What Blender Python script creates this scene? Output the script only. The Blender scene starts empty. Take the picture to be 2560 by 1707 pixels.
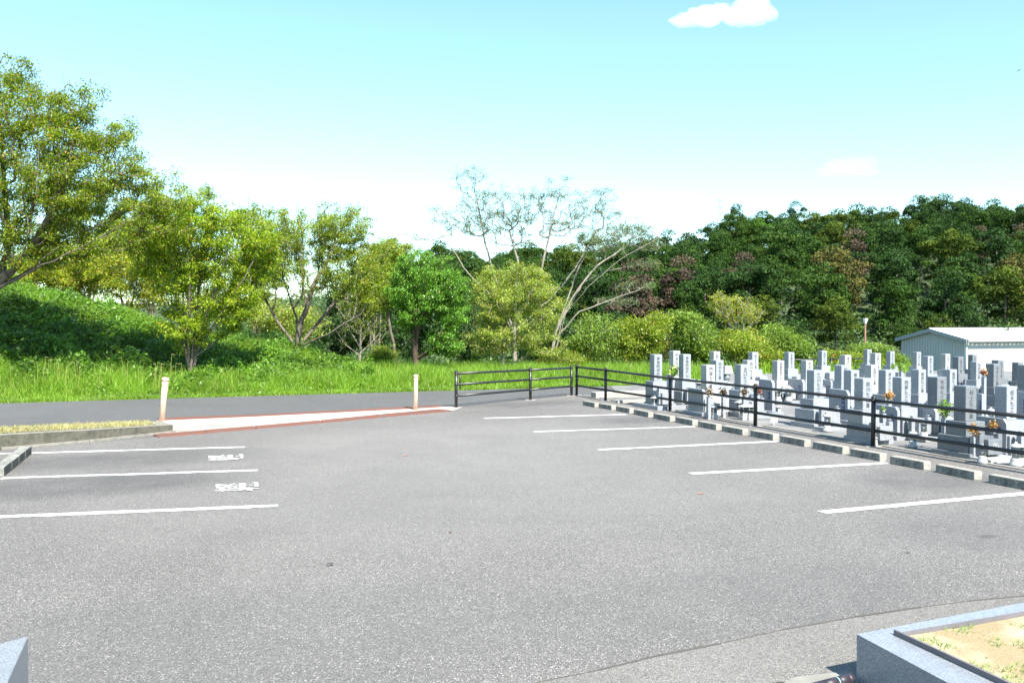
import bpy, bmesh, math, random
import numpy as np
from mathutils import Vector, Matrix, noise

C = bpy.context.scene.collection
sc = bpy.context.scene
R = math.radians

# ------------------------------------------------------------------ camera
H = 1.9                      # eye height above the lot
F = 2200.0                   # focal length in pixels of a 2560 wide frame
PITCH = math.atan((853.5 - 812.0) / F)
cam = bpy.data.cameras.new('camera')
cam.sensor_width = 36.0
cam.lens = F / 2560.0 * 36.0
cam.clip_end = 6000
cam.clip_start = 0.1
camo = bpy.data.objects.new('camera', cam)
C.objects.link(camo)
camo.location = (0, 0, H)
camo.rotation_euler = (R(90) - PITCH, 0, 0)
sc.camera = camo

# ------------------------------------------------------------------ sky, sun, exposure
SUN_AZ = R(151)              # measured from +Y towards +X
SUN_EL = R(50)
world = bpy.data.worlds.new('World')
sc.world = world
world.use_nodes = True
wn = world.node_tree.nodes
wl = world.node_tree.links
wn.clear()
wo = wn.new('ShaderNodeOutputWorld')
bg = wn.new('ShaderNodeBackground')
sky = wn.new('ShaderNodeTexSky')
sky.sky_type = 'NISHITA'
sky.sun_disc = False
sky.sun_elevation = SUN_EL
sky.sun_rotation = SUN_AZ
sky.altitude = 100
sky.air_density = 1.0
sky.dust_density = 0.3
sky.ozone_density = 1.0
bg.inputs['Strength'].default_value = 0.112
tintn = wn.new('ShaderNodeMix'); tintn.data_type = 'RGBA'; tintn.blend_type = 'MULTIPLY'
tintn.inputs['Factor'].default_value = 1.0
tintn.inputs[7].default_value = (0.85, 1.03, 0.99, 1)
wl.new(sky.outputs[0], tintn.inputs[6])
wl.new(tintn.outputs[2], bg.inputs['Color'])
wl.new(bg.outputs[0], wo.inputs['Surface'])

sunl = bpy.data.lights.new('sun', 'SUN')
sunl.energy = 5.0
sunl.angle = R(0.53)
sunl.color = (1.0, 0.955, 0.87)
suno = bpy.data.objects.new('sun', sunl)
C.objects.link(suno)
sd = Vector((math.sin(SUN_AZ) * math.cos(SUN_EL), math.cos(SUN_AZ) * math.cos(SUN_EL), math.sin(SUN_EL)))
suno.rotation_euler = sd.to_track_quat('Z', 'Y').to_euler()
suno.location = (8, -14, 25)

sc.view_settings.view_transform = 'Standard'
sc.view_settings.look = 'None'
sc.view_settings.gamma = 1
sc.view_settings.use_curve_mapping = False
sc.view_settings.exposure = 1.55
sc.cycles.use_denoising = True
sc.cycles.max_bounces = 6
sc.cycles.diffuse_bounces = 3
sc.cycles.glossy_bounces = 2
sc.cycles.transmission_bounces = 3
sc.cycles.transparent_max_bounces = 6
sc.cycles.volume_bounces = 3

# ------------------------------------------------------------------ pixel <-> world helpers
cp, sp = math.cos(PITCH), math.sin(PITCH)
def ray(px, py):
    x = (px - 1280) / F; y = -(py - 853.5) / F
    return Vector((x, cp + y * sp, -sp + y * cp))
def G(px, py, z=0.0):
    """ground point seen at a pixel of the 2560 frame, on the level z"""
    d = ray(px, py); t = (z - H) / d.z
    return Vector((d.x * t, d.y * t, z))
def P(px, py, D):
    """point seen at a pixel at distance D"""
    d = ray(px, py); t = D / d.y
    return Vector((d.x * t, D, H + d.z * t))
K = 2560 / 2352.0
def PD(xd, yd, D): return P(xd * K, yd * K, D)
TH = R(21.3)
U = Vector((math.cos(TH), math.sin(TH), 0)); V = Vector((-math.sin(TH), math.cos(TH), 0))

# ------------------------------------------------------------------ object helpers
def tag(o, label=None, cat=None, group=None, kind=None):
    if label: o['label'] = label
    if cat: o['category'] = cat
    if group: o['group'] = group
    if kind: o['kind'] = kind
    return o
def empty(name, loc, rz=0, label=None, cat=None, group=None):
    o = bpy.data.objects.new(name, None); C.objects.link(o)
    o.empty_display_size = 0.2
    o.location = loc; o.rotation_euler = (0, 0, rz)
    return tag(o, label, cat, group)
def meshobj(name, me, mats, parent=None):
    o = bpy.data.objects.new(name, me); C.objects.link(o)
    if not isinstance(mats, (list, tuple)): mats = [mats]
    for m in mats: me.materials.append(m)
    if parent is not None: o.parent = parent
    return o
def bmobj(name, bm, mats, parent=None, smooth=False):
    me = bpy.data.meshes.new(name); bm.to_mesh(me); bm.free()
    if smooth:
        for p in me.polygons: p.use_smooth = True
    return meshobj(name, me, mats, parent)
def quads_mesh(name, co, nper=4, tint=None, matidx=None):
    """co: (n, nper, 3) array of separate faces"""
    n = co.shape[0]
    me = bpy.data.meshes.new(name)
    me.vertices.add(n * nper); me.vertices.foreach_set('co', co.astype(np.float32).ravel())
    me.loops.add(n * nper); me.loops.foreach_set('vertex_index', np.arange(n * nper, dtype=np.int32))
    me.polygons.add(n); me.polygons.foreach_set('loop_start', np.arange(0, n * nper, nper, dtype=np.int32))
    me.update(calc_edges=True)
    if tint is not None:
        a = me.attributes.new('tint', 'FLOAT', 'FACE'); a.data.foreach_set('value', tint.astype(np.float32))
    return me
def box(bm, x0, x1, y0, y1, z0, z1, bev=0.0, mi=0):
    vs = [bm.verts.new(p) for p in ((x0,y0,z0),(x1,y0,z0),(x1,y1,z0),(x0,y1,z0),(x0,y0,z1),(x1,y0,z1),(x1,y1,z1),(x0,y1,z1))]
    fs = [bm.faces.new([vs[i] for i in f]) for f in ((0,3,2,1),(4,5,6,7),(0,1,5,4),(1,2,6,5),(2,3,7,6),(3,0,4,7))]
    for f in fs: f.material_index = mi
    if bev > 0:
        es = list({e for f in fs for e in f.edges})
        r = bmesh.ops.bevel(bm, geom=es, offset=bev, segments=2, affect='EDGES', profile=0.6)
    return fs
def prism(bm, pts, z0, z1, mi=0):
    """vertical prism over polygon pts (x,y) ; z0,z1 may be lists"""
    n = len(pts)
    a = [bm.verts.new((p[0], p[1], z0[i] if isinstance(z0, list) else z0)) for i, p in enumerate(pts)]
    b = [bm.verts.new((p[0], p[1], z1[i] if isinstance(z1, list) else z1)) for i, p in enumerate(pts)]
    fs = [bm.faces.new(b), bm.faces.new(list(reversed(a)))]
    for i in range(n):
        j = (i + 1) % n
        fs.append(bm.faces.new((a[i], a[j], b[j], b[i])))
    bmesh.ops.recalc_face_normals(bm, faces=fs)
    for f in fs: f.material_index = mi
    return fs
def tube(bm, p0, p1, r0, r1=None, seg=10, caps=True, mi=0):
    p0 = Vector(p0); p1 = Vector(p1); r1 = r0 if r1 is None else r1
    d = (p1 - p0).normalized()
    up = Vector((0, 0, 1)) if abs(d.z) < 0.9 else Vector((1, 0, 0))
    a = d.cross(up).normalized(); b = d.cross(a)
    A, B = [], []
    for i in range(seg):
        t = 2 * math.pi * i / seg; q = a * math.cos(t) + b * math.sin(t)
        A.append(bm.verts.new(p0 + q * r0)); B.append(bm.verts.new(p1 + q * r1))
    fs = []
    for i in range(seg):
        j = (i + 1) % seg
        fs.append(bm.faces.new((A[i], A[j], B[j], B[i])))
    if caps:
        fs.append(bm.faces.new(list(reversed(A)))); fs.append(bm.faces.new(B))
    bmesh.ops.recalc_face_normals(bm, faces=fs)
    for f in fs[:seg]: f.smooth = True
    for f in fs: f.material_index = mi
    return fs
def lathe(bm, prof, seg=16, c=(0, 0, 0), mi=0):
    rings = []
    for r, z in prof:
        rings.append([bm.verts.new((c[0] + r * math.cos(2*math.pi*i/seg), c[1] + r * math.sin(2*math.pi*i/seg), c[2] + z)) for i in range(seg)])
    fs = []
    for k in range(len(rings) - 1):
        for i in range(seg):
            j = (i + 1) % seg
            fs.append(bm.faces.new((rings[k][i], rings[k][j], rings[k+1][j], rings[k+1][i])))
    fs.append(bm.faces.new(list(reversed(rings[0])))); fs.append(bm.faces.new(rings[-1]))
    bmesh.ops.recalc_face_normals(bm, faces=fs)
    for f in fs: f.material_index = mi; f.smooth = seg > 8
    return fs
def sheet(name, pts, z, mat, parent=None, kind='structure', sub=0):
    bm = bmesh.new()
    vs = [bm.verts.new((p[0], p[1], z)) for p in pts]
    f = bm.faces.new(vs)
    f.normal_update()
    if f.normal.z < 0: f.normal_flip()
    o = bmobj(name, bm, mat, parent)
    if parent is None and kind: o['kind'] = kind
    return o

# ------------------------------------------------------------------ materials
def newmat(name):
    m = bpy.data.materials.new(name); m.use_nodes = True
    n = m.node_tree.nodes; l = m.node_tree.links
    return m, n, l, n['Principled BSDF']
def ramp(n, stops):
    r = n.new('ShaderNodeValToRGB')
    cr = r.color_ramp
    while len(cr.elements) < len(stops): cr.elements.new(0.5)
    for e, (p, c) in zip(cr.elements, stops): e.position = p; e.color = (*c, 1)
    return r
def mixc(n, l, fac, a, b, mode='MIX'):
    m = n.new('ShaderNodeMix'); m.data_type = 'RGBA'; m.blend_type = mode
    for s, v in ((0, fac), (6, a), (7, b)):
        if isinstance(v, (float, int)): m.inputs[s].default_value = v
        elif isinstance(v, tuple): m.inputs[s].default_value = (*v, 1)
        else: l.new(v, m.inputs[s])
    return m.outputs[2]
def noisen(n, l, scale, detail=4, rough=0.55, vec=None, dist=0.0):
    t = n.new('ShaderNodeTexNoise'); t.inputs['Scale'].default_value = scale
    t.inputs['Detail'].default_value = detail; t.inputs['Roughness'].default_value = rough
    t.inputs['Distortion'].default_value = dist
    if vec is not None: l.new(vec, t.inputs['Vector'])
    return t.outputs['Fac']
def remap(n, l, v, a, b, c=0.0, d=1.0):
    m = n.new('ShaderNodeMapRange'); m.inputs[1].default_value = a; m.inputs[2].default_value = b
    m.inputs[3].default_value = c; m.inputs[4].default_value = d; l.new(v, m.inputs[0]); return m.outputs[0]
def bump(n, l, bsdf, h, strength=0.3, dist=0.02):
    b = n.new('ShaderNodeBump'); b.inputs['Strength'].default_value = strength; b.inputs['Distance'].default_value = dist
    l.new(h, b.inputs['Height']); l.new(b.outputs[0], bsdf.inputs['Normal'])
def pos(n):
    return n.new('ShaderNodeNewGeometry').outputs['Position']
def objc(n):
    return n.new('ShaderNodeTexCoord').outputs['Object']

def asphalt(name, base, worn, stone, grain=170.0, seed=0.0):
    m, n, l, b = newmat(name)
    p = pos(n)
    mp = n.new('ShaderNodeMapping'); mp.inputs['Location'].default_value = (seed, seed * 2, 0); l.new(p, mp.inputs[0])
    v = mp.outputs[0]
    big = noisen(n, l, 0.28, 6, 0.62, v, 0.8)
    mid = noisen(n, l, 1.1, 7, 0.7, v)
    c = mixc(n, l, remap(n, l, big, 0.33, 0.66), base, worn)
    c = mixc(n, l, remap(n, l, mid, 0.35, 0.75, 0.0, 0.4), c, tuple(x * 0.8 for x in base))
    for sc_, lo, hi, amt, dlo, damt in ((grain, 0.66, 0.96, 0.8, 0.5, 0.75), (grain * 0.55, 0.80, 0.97, 0.75, 0.72, 0.55), (grain * 0.3, 0.965, 0.99, 0.35, 0.95, 0.3)):
        vor = n.new('ShaderNodeTexVoronoi'); vor.inputs['Scale'].default_value = sc_; l.new(v, vor.inputs['Vector'])
        vr = n.new('ShaderNodeSeparateColor'); l.new(vor.outputs['Color'], vr.inputs[0])
        # stones show only near the middle of their cell, so they stay small and irregular
        near = remap(n, l, vor.outputs['Distance'], 0.25, 0.5, 1.0, 0.0)
        mu = n.new('ShaderNodeMath'); mu.operation = 'MULTIPLY'; l.new(remap(n, l, vr.outputs[0], lo, hi, 0.0, amt), mu.inputs[0]); l.new(near, mu.inputs[1])
        c = mixc(n, l, mu.outputs[0], c, stone)
        c = mixc(n, l, remap(n, l, vr.outputs[1], dlo, 1.0, 0.0, damt), c, (0.03, 0.03, 0.031))
        if sc_ == grain: h0 = vor.outputs['Distance']
    l.new(c, b.inputs['Base Color'])
    b.inputs['Roughness'].default_value = 0.72
    b.inputs['Specular IOR Level'].default_value = 0.4
    bump(n, l, b, h0, 0.6, 0.008)
    return m, n, l, b, c, v
M = {}
M['lot'], ln, ll, lb, lc, lv = asphalt('lot_asphalt', (0.130, 0.120, 0.110), (0.172, 0.160, 0.147), (0.76, 0.72, 0.67), 185)
M['road'] = asphalt('road_asphalt', (0.092, 0.090, 0.090), (0.118, 0.116, 0.116), (0.34, 0.34, 0.34), 150, 7.3)[0]
M['apron'] = asphalt('apron_asphalt', (0.155, 0.143, 0.128), (0.20, 0.186, 0.168), (0.52, 0.49, 0.44), 220, 3.1)[0]
# dark tyre and oil staining inside the bays: soft patches with a place of their own
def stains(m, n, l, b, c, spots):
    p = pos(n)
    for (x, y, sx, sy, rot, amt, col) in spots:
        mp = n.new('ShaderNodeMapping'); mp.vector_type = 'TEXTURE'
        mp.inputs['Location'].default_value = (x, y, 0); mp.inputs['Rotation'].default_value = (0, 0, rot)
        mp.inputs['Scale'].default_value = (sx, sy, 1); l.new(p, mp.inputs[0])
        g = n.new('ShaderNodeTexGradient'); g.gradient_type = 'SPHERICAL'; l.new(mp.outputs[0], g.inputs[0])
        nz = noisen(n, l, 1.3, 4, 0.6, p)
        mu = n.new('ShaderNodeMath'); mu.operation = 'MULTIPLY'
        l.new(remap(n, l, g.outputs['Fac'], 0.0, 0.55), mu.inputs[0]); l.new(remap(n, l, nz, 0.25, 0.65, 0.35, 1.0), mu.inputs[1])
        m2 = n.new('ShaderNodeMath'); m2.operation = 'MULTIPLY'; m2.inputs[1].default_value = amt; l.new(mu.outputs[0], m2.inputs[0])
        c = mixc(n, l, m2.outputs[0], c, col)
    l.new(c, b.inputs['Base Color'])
sp_ = []
def st(px, py, sx, sy, amt, col=(0.055, 0.054, 0.054)): q = G(px, py); sp_.append((q.x, q.y, sx, sy, TH, amt, col))
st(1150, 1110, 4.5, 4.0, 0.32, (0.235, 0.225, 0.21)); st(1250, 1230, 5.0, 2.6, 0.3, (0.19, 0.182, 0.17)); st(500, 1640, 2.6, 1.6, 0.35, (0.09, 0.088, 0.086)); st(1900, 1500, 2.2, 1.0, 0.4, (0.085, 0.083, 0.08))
st(300, 1150, 2.6, 1.0, 0.6); st(200, 1215, 2.4, 1.0, 0.65); st(2330, 1200, 1.3, 0.9, 0.6); st(1620, 1050, 1.6, 0.7, 0.55)
st(1330, 1010, 2.5, 0.8, 0.5); st(2450, 1330, 1.3, 0.9, 0.35); st(2268 * K * 0.9999, 1233 * K, 0.14, 0.075, 1.0); st(1900, 1090, 1.4, 0.6, 0.3)
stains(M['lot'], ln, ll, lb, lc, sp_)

def simple(name, col, rough=0.6, spec=0.5, metal=0.0, vary=0.25, scale=6.0, col2=None, bumps=0.0, bscale=60.0, thr=(0.35, 0.7)):
    m, n, l, b = newmat(name)
    v = objc(n)
    c2 = col2 if col2 else tuple(x * (1 - vary) for x in col)
    f = noisen(n, l, scale, 6, 0.62, v)
    c = mixc(n, l, remap(n, l, f, *thr), col, c2)
    l.new(c, b.inputs['Base Color'])
    b.inputs['Roughness'].default_value = rough; b.inputs['Specular IOR Level'].default_value = spec; b.inputs['Metallic'].default_value = metal
    if bumps: bump(n, l, b, noisen(n, l, bscale, 4, 0.6, v), bumps, 0.01)
    return m
def paint_white(name):
    m, n, l, b = newmat(name)
    p = pos(n)
    f = noisen(n, l, 28, 5, 0.7, p); g = noisen(n, l, 3.0, 3, 0.6, p)
    w = n.new('ShaderNodeMath'); w.operation = 'ADD'; l.new(f, w.inputs[0]); l.new(g, w.inputs[1])
    c = mixc(n, l, remap(n, l, w.outputs[0], 0.93, 1.2, 0, 0.9), (0.58, 0.57, 0.55), (0.20, 0.195, 0.185))
    l.new(c, b.inputs['Base Color']); b.inputs['Roughness'].default_value = 0.6
    return m
M['line'] = paint_white('white_road_paint')
def granite(name, base, dark, light, scale=1.0):
    m, n, l, b = newmat(name)
    v = objc(n)
    vor = n.new('ShaderNodeTexVoronoi'); vor.inputs['Scale'].default_value = 140 * scale; l.new(v, vor.inputs['Vector'])
    s = n.new('ShaderNodeSeparateColor'); l.new(vor.outputs['Color'], s.inputs[0])
    c = mixc(n, l, remap(n, l, s.outputs[0], 0.6, 0.95), base, dark)
    c = mixc(n, l, remap(n, l, s.outputs[1], 0.65, 0.95), c, light)
    f = noisen(n, l, 3.0, 4, 0.6, v)
    c = mixc(n, l, remap(n, l, f, 0.3, 0.75, 0, 0.35), c, tuple(x * 0.7 for x in base))
    l.new(c, b.inputs['Base Color']); b.inputs['Roughness'].default_value = 0.33; b.inputs['Specular IOR Level'].default_value = 0.55
    return m
M['granite'] = granite('grey_granite', (0.25, 0.265, 0.285), (0.14, 0.155, 0.175), (0.40, 0.415, 0.435))
M['granite_dark'] = granite('dark_granite', (0.14, 0.15, 0.165), (0.075, 0.085, 0.10), (0.24, 0.255, 0.27))
M['granite_warm'] = granite('pale_granite', (0.33, 0.335, 0.335), (0.21, 0.215, 0.22), (0.46, 0.46, 0.455))
M['granite_blue'] = granite('blue_granite', (0.20, 0.213, 0.235), (0.12, 0.13, 0.148), (0.31, 0.33, 0.36), 1.3)
M['granite_blue'].node_tree.nodes['Principled BSDF'].inputs['Roughness'].default_value = 0.3
M['ink'] = simple('engraved_dark', (0.06, 0.065, 0.075), 0.7)
M['inkpale'] = simple('engraved_grey', (0.22, 0.23, 0.25), 0.7)
M['plate'] = simple('navy_plate', (0.018, 0.035, 0.11), 0.4)
M['platetxt'] = simple('plate_lettering', (0.55, 0.6, 0.66), 0.5)
M['concrete'] = simple('concrete', (0.24, 0.23, 0.205), 0.85, 0.3, 0, 0.35, 5, None, 0.3, 80)
M['concrete_pale'] = simple('pale_concrete', (0.34, 0.32, 0.28), 0.85, 0.3, 0, 0.25, 2.2, None, 0.2, 80)
def oldconc(name, a, bcol, moss, lo=0.42, hi=0.6):
    m, n, l, b = newmat(name); v = objc(n)
    f = noisen(n, l, 7, 7, 0.68, v, 0.4); g = noisen(n, l, 22, 5, 0.6, v)
    c = mixc(n, l, remap(n, l, f, lo, hi), a, bcol)
    c = mixc(n, l, remap(n, l, g, 0.5, 0.75, 0, 0.7), c, moss)
    l.new(c, b.inputs['Base Color']); b.inputs['Roughness'].default_value = 0.92
    bump(n, l, b, g, 0.5, 0.01)
    return m
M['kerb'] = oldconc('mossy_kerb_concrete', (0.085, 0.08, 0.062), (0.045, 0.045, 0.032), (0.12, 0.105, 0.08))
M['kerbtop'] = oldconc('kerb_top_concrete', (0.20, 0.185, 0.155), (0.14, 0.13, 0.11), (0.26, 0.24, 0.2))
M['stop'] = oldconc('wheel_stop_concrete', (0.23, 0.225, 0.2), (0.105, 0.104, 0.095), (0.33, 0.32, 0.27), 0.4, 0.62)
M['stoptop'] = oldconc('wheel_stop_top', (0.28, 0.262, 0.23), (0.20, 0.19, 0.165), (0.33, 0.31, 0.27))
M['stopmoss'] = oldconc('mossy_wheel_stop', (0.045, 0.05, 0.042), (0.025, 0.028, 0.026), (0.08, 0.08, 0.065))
M['rust'] = simple('rusty_steel', (0.20, 0.065, 0.038), 0.75, 0.4, 0.1, 0.3, 5, (0.13, 0.085, 0.075), 0.5, 60)
M['slab'] = oldconc('crossing_slab', (0.44, 0.40, 0.345), (0.36, 0.33, 0.285), (0.5, 0.46, 0.4))
SLABM = 1
M['black'] = simple('black_fence_paint', (0.018, 0.017, 0.017), 0.35, 0.5, 0, 0.3, 12)
M['cream'] = simple('cream_paint', (0.72, 0.52, 0.40), 0.5, 0.5, 0, 0.2, 7, (0.66, 0.42, 0.30))
M['rustring'] = simple('rust_ring', (0.42, 0.17, 0.09), 0.7)
M['shedwall'] = simple('shed_wall_steel', (0.44, 0.425, 0.43), 0.45, 0.5, 0.0, 0.08, 1.2)
M['shedroof'] = simple('shed_roof_steel', (0.78, 0.77, 0.76), 0.4, 0.5, 0, 0.05, 1.2)
M['shedtrim'] = simple('shed_trim', (0.34, 0.35, 0.37), 0.5)
M['white'] = simple('white_plastic', (0.75, 0.75, 0.74), 0.5)
M['brown'] = simple('brown_pole', (0.17, 0.085, 0.05), 0.7)
M['glassd'] = simple('lantern_window', (0.05, 0.06, 0.05), 0.3, 0.6, 0, 0.3, 8, (0.11, 0.12, 0.07))
M['darkplastic'] = simple('dark_edging', (0.14, 0.125, 0.135), 0.6)
M['joint'] = simple('seam_dirt', (0.07, 0.064, 0.055), 0.9)
M['hose'] = simple('black_hose', (0.03, 0.025, 0.035), 0.5)
M['mint'] = simple('mint_stripe', (0.3, 0.65, 0.55), 0.5)
M['pylon'] = simple('galvanised_steel', (0.50, 0.55, 0.58), 0.5)
M['gravel'] = None
def sandmat(name, a, b_, c_, sc1=1.6, sc2=40):
    m, n, l, b = newmat(name); p = pos(n)
    f = noisen(n, l, sc1, 5, 0.6, p); g = noisen(n, l, sc2, 4, 0.7, p)
    c = mixc(n, l, remap(n, l, f, 0.38, 0.62), a, b_)
    c = mixc(n, l, remap(n, l, g, 0.52, 0.72, 0, 0.7), c, c_)
    l.new(c, b.inputs['Base Color']); b.inputs['Roughness'].default_value = 0.95
    bump(n, l, b, g, 0.5, 0.02)
    return m
M['sand'] = sandmat('planter_sand', (0.42, 0.36, 0.25), (0.26, 0.20, 0.11), (0.14, 0.12, 0.05), 2.4, 60)
M['gravel'] = sandmat('cemetery_gravel', (0.19, 0.188, 0.184), (0.11, 0.11, 0.108), (0.25, 0.245, 0.24), 1.5, 90)
M['whitegravel'] = sandmat('white_gravel', (0.34, 0.33, 0.32), (0.24, 0.235, 0.23), (0.3, 0.3, 0.29), 5, 60)
M['soil'] = sandmat('ground_soil', (0.045, 0.07, 0.02), (0.03, 0.055, 0.015), (0.07, 0.065, 0.03), 0.4, 5)
M['straw'] = sandmat('dry_grass_bed', (0.24, 0.2, 0.11), (0.17, 0.16, 0.07), (0.1, 0.12, 0.03), 6, 60)

def leafmat(name, stops, trans=0.35, rough=0.45, clump=0.7, cs=1.2):
    """leaf colours vary leaf by leaf (tint) and spray by spray (noise)"""
    m, n, l, b = newmat(name)
    at = n.new('ShaderNodeAttribute'); at.attribute_name = 'tint'
    r = ramp(n, stops); l.new(at.outputs['Fac'], r.inputs[0])
    f = noisen(n, l, cs, 3, 0.6, objc(n))
    hs = n.new('ShaderNodeHueSaturation'); l.new(r.outputs[0], hs.inputs['Color'])
    l.new(remap(n, l, f, 0.3, 0.7, clump, 1.0 + (1 - clump) * 0.8), hs.inputs['Value'])
    c = hs.outputs[0]
    l.new(c, b.inputs['Base Color']); b.inputs['Roughness'].default_value = rough
    b.inputs['Specular IOR Level'].default_value = 0.12 if name.startswith('wood') else 0.42
    tr = n.new('ShaderNodeBsdfTranslucent')
    l.new(mixc(n, l, 1.0, c, (1.2, 1.35, 0.5), 'MULTIPLY'), tr.inputs['Color'])
    mx = n.new('ShaderNodeMixShader'); mx.inputs[0].default_value = trans
    l.new(b.outputs[0], mx.inputs[1]); l.new(tr.outputs[0], mx.inputs[2])
    l.new(mx.outputs[0], n['Material Output'].inputs['Surface'])
    return m
L = {}
L['olive'] = leafmat('olive_leaves', [(0, (0.08, 0.13, 0.012)), (0.5, (0.18, 0.25, 0.02)), (0.9, (0.33, 0.38, 0.04)), (0.97, (0.30, 0.2, 0.03)), (1, (0.42, 0.15, 0.035))], 0.4)
L['bright'] = leafmat('bright_yellow_green_leaves', [(0, (0.11, 0.20, 0.01)), (0.5, (0.225, 0.325, 0.018)), (0.92, (0.46, 0.52, 0.05)), (1, (0.50, 0.28, 0.035))], 0.42)
L['zelk'] = leafmat('yellow_green_leaves', [(0, (0.10, 0.15, 0.015)), (0.5, (0.205, 0.285, 0.028)), (0.93, (0.43, 0.47, 0.07)), (1, (0.45, 0.25, 0.05))], 0.42)
L['green'] = leafmat('glossy_green_leaves', [(0, (0.05, 0.15, 0.015)), (0.5, (0.12, 0.27, 0.028)), (1, (0.26, 0.42, 0.07))], 0.3, 0.32)
L['pale'] = leafmat('pale_yellow_leaves', [(0, (0.13, 0.21, 0.03)), (0.5, (0.27, 0.345, 0.06)), (0.9, (0.5, 0.52, 0.12)), (1, (0.55, 0.3, 0.07))], 0.42)
L['sparse'] = leafmat('grey_green_leaves', [(0, (0.07, 0.13, 0.07)), (0.6, (0.13, 0.2, 0.09)), (1, (0.3, 0.2, 0.07))])
L['dark'] = leafmat('dark_evergreen_leaves', [(0, (0.014, 0.04, 0.010)), (0.5, (0.032, 0.08, 0.016)), (1, (0.07, 0.14, 0.024))], 0.25)
L['midg'] = leafmat('mid_green_leaves', [(0, (0.07, 0.14, 0.018)), (0.5, (0.16, 0.25, 0.035)), (1, (0.3, 0.38, 0.07))])
L['autumn'] = leafmat('autumn_leaves', [(0, (0.13, 0.19, 0.018)), (0.5, (0.27, 0.33, 0.03)), (0.85, (0.42, 0.38, 0.04)), (1, (0.55, 0.25, 0.05))], 0.4)
L['grass'] = leafmat('grass_blades', [(0, (0.08, 0.17, 0.010)), (0.5, (0.17, 0.31, 0.020)), (0.93, (0.30, 0.44, 0.06)), (1, (0.40, 0.38, 0.12))], 0.4, 0.4, 0.75, 0.8)
L['under'] = leafmat('undergrowth_leaves', [(0, (0.035, 0.10, 0.007)), (0.5, (0.085, 0.185, 0.012)), (1, (0.17, 0.30, 0.026))], 0.3, 0.45, 0.6, 0.6)
L['straw'] = leafmat('dry_blades', [(0, (0.20, 0.20, 0.06)), (0.6, (0.36, 0.32, 0.14)), (0.85, (0.42, 0.34, 0.18)), (1, (0.14, 0.22, 0.04))], 0.2)
L['weed'] = leafmat('weed_leaves', [(0, (0.10, 0.20, 0.03)), (1, (0.26, 0.42, 0.08))], 0.3)
L['w1'] = leafmat('wood_green', [(0, (0.012, 0.034, 0.006)), (0.5, (0.032, 0.072, 0.010)), (1, (0.072, 0.125, 0.017))], 0.2, 0.6, 0.6, 0.5)
L['w2'] = leafmat('wood_deep_green', [(0, (0.009, 0.026, 0.006)), (0.5, (0.021, 0.052, 0.011)), (1, (0.048, 0.092, 0.018))], 0.2, 0.6, 0.6, 0.5)
L['w3'] = leafmat('wood_olive', [(0, (0.022, 0.042, 0.006)), (0.5, (0.05, 0.08, 0.009)), (1, (0.10, 0.13, 0.014))], 0.2, 0.6, 0.6, 0.5)
L['w4'] = leafmat('wood_brown', [(0, (0.04, 0.03, 0.021)), (0.5, (0.075, 0.055, 0.038)), (1, (0.12, 0.085, 0.058))], 0.1, 0.7, 0.6, 0.5)
L['w5'] = leafmat('wood_ochre', [(0, (0.04, 0.042, 0.012)), (0.5, (0.085, 0.08, 0.02)), (1, (0.13, 0.115, 0.028))], 0.1, 0.7, 0.6, 0.5)
L['w6'] = leafmat('wood_light_green', [(0, (0.03, 0.09, 0.008)), (0.5, (0.07, 0.16, 0.014)), (1, (0.12, 0.24, 0.03))], 0.15, 0.6, 0.6, 0.5)
L['foot'] = leafmat('hill_foot_shrubs', [(0, (0.012, 0.036, 0.006)), (0.5, (0.034, 0.078, 0.011)), (1, (0.08, 0.14, 0.02))], 0.2, 0.6, 0.6, 0.25)
M['bark'] = simple('grey_brown_bark', (0.16, 0.135, 0.11), 0.9, 0.2, 0, 0.45, 7, (0.075, 0.06, 0.048), 0.6, 30)
M['barkpale'] = simple('pale_bark', (0.30, 0.27, 0.225), 0.85, 0.2, 0, 0.4, 5, (0.17, 0.15, 0.12), 0.4, 30)
M['barkdark'] = simple('dark_bark', (0.10, 0.07, 0.05), 0.9, 0.2, 0, 0.4, 7, (0.05, 0.035, 0.025), 0.5, 30)

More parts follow.
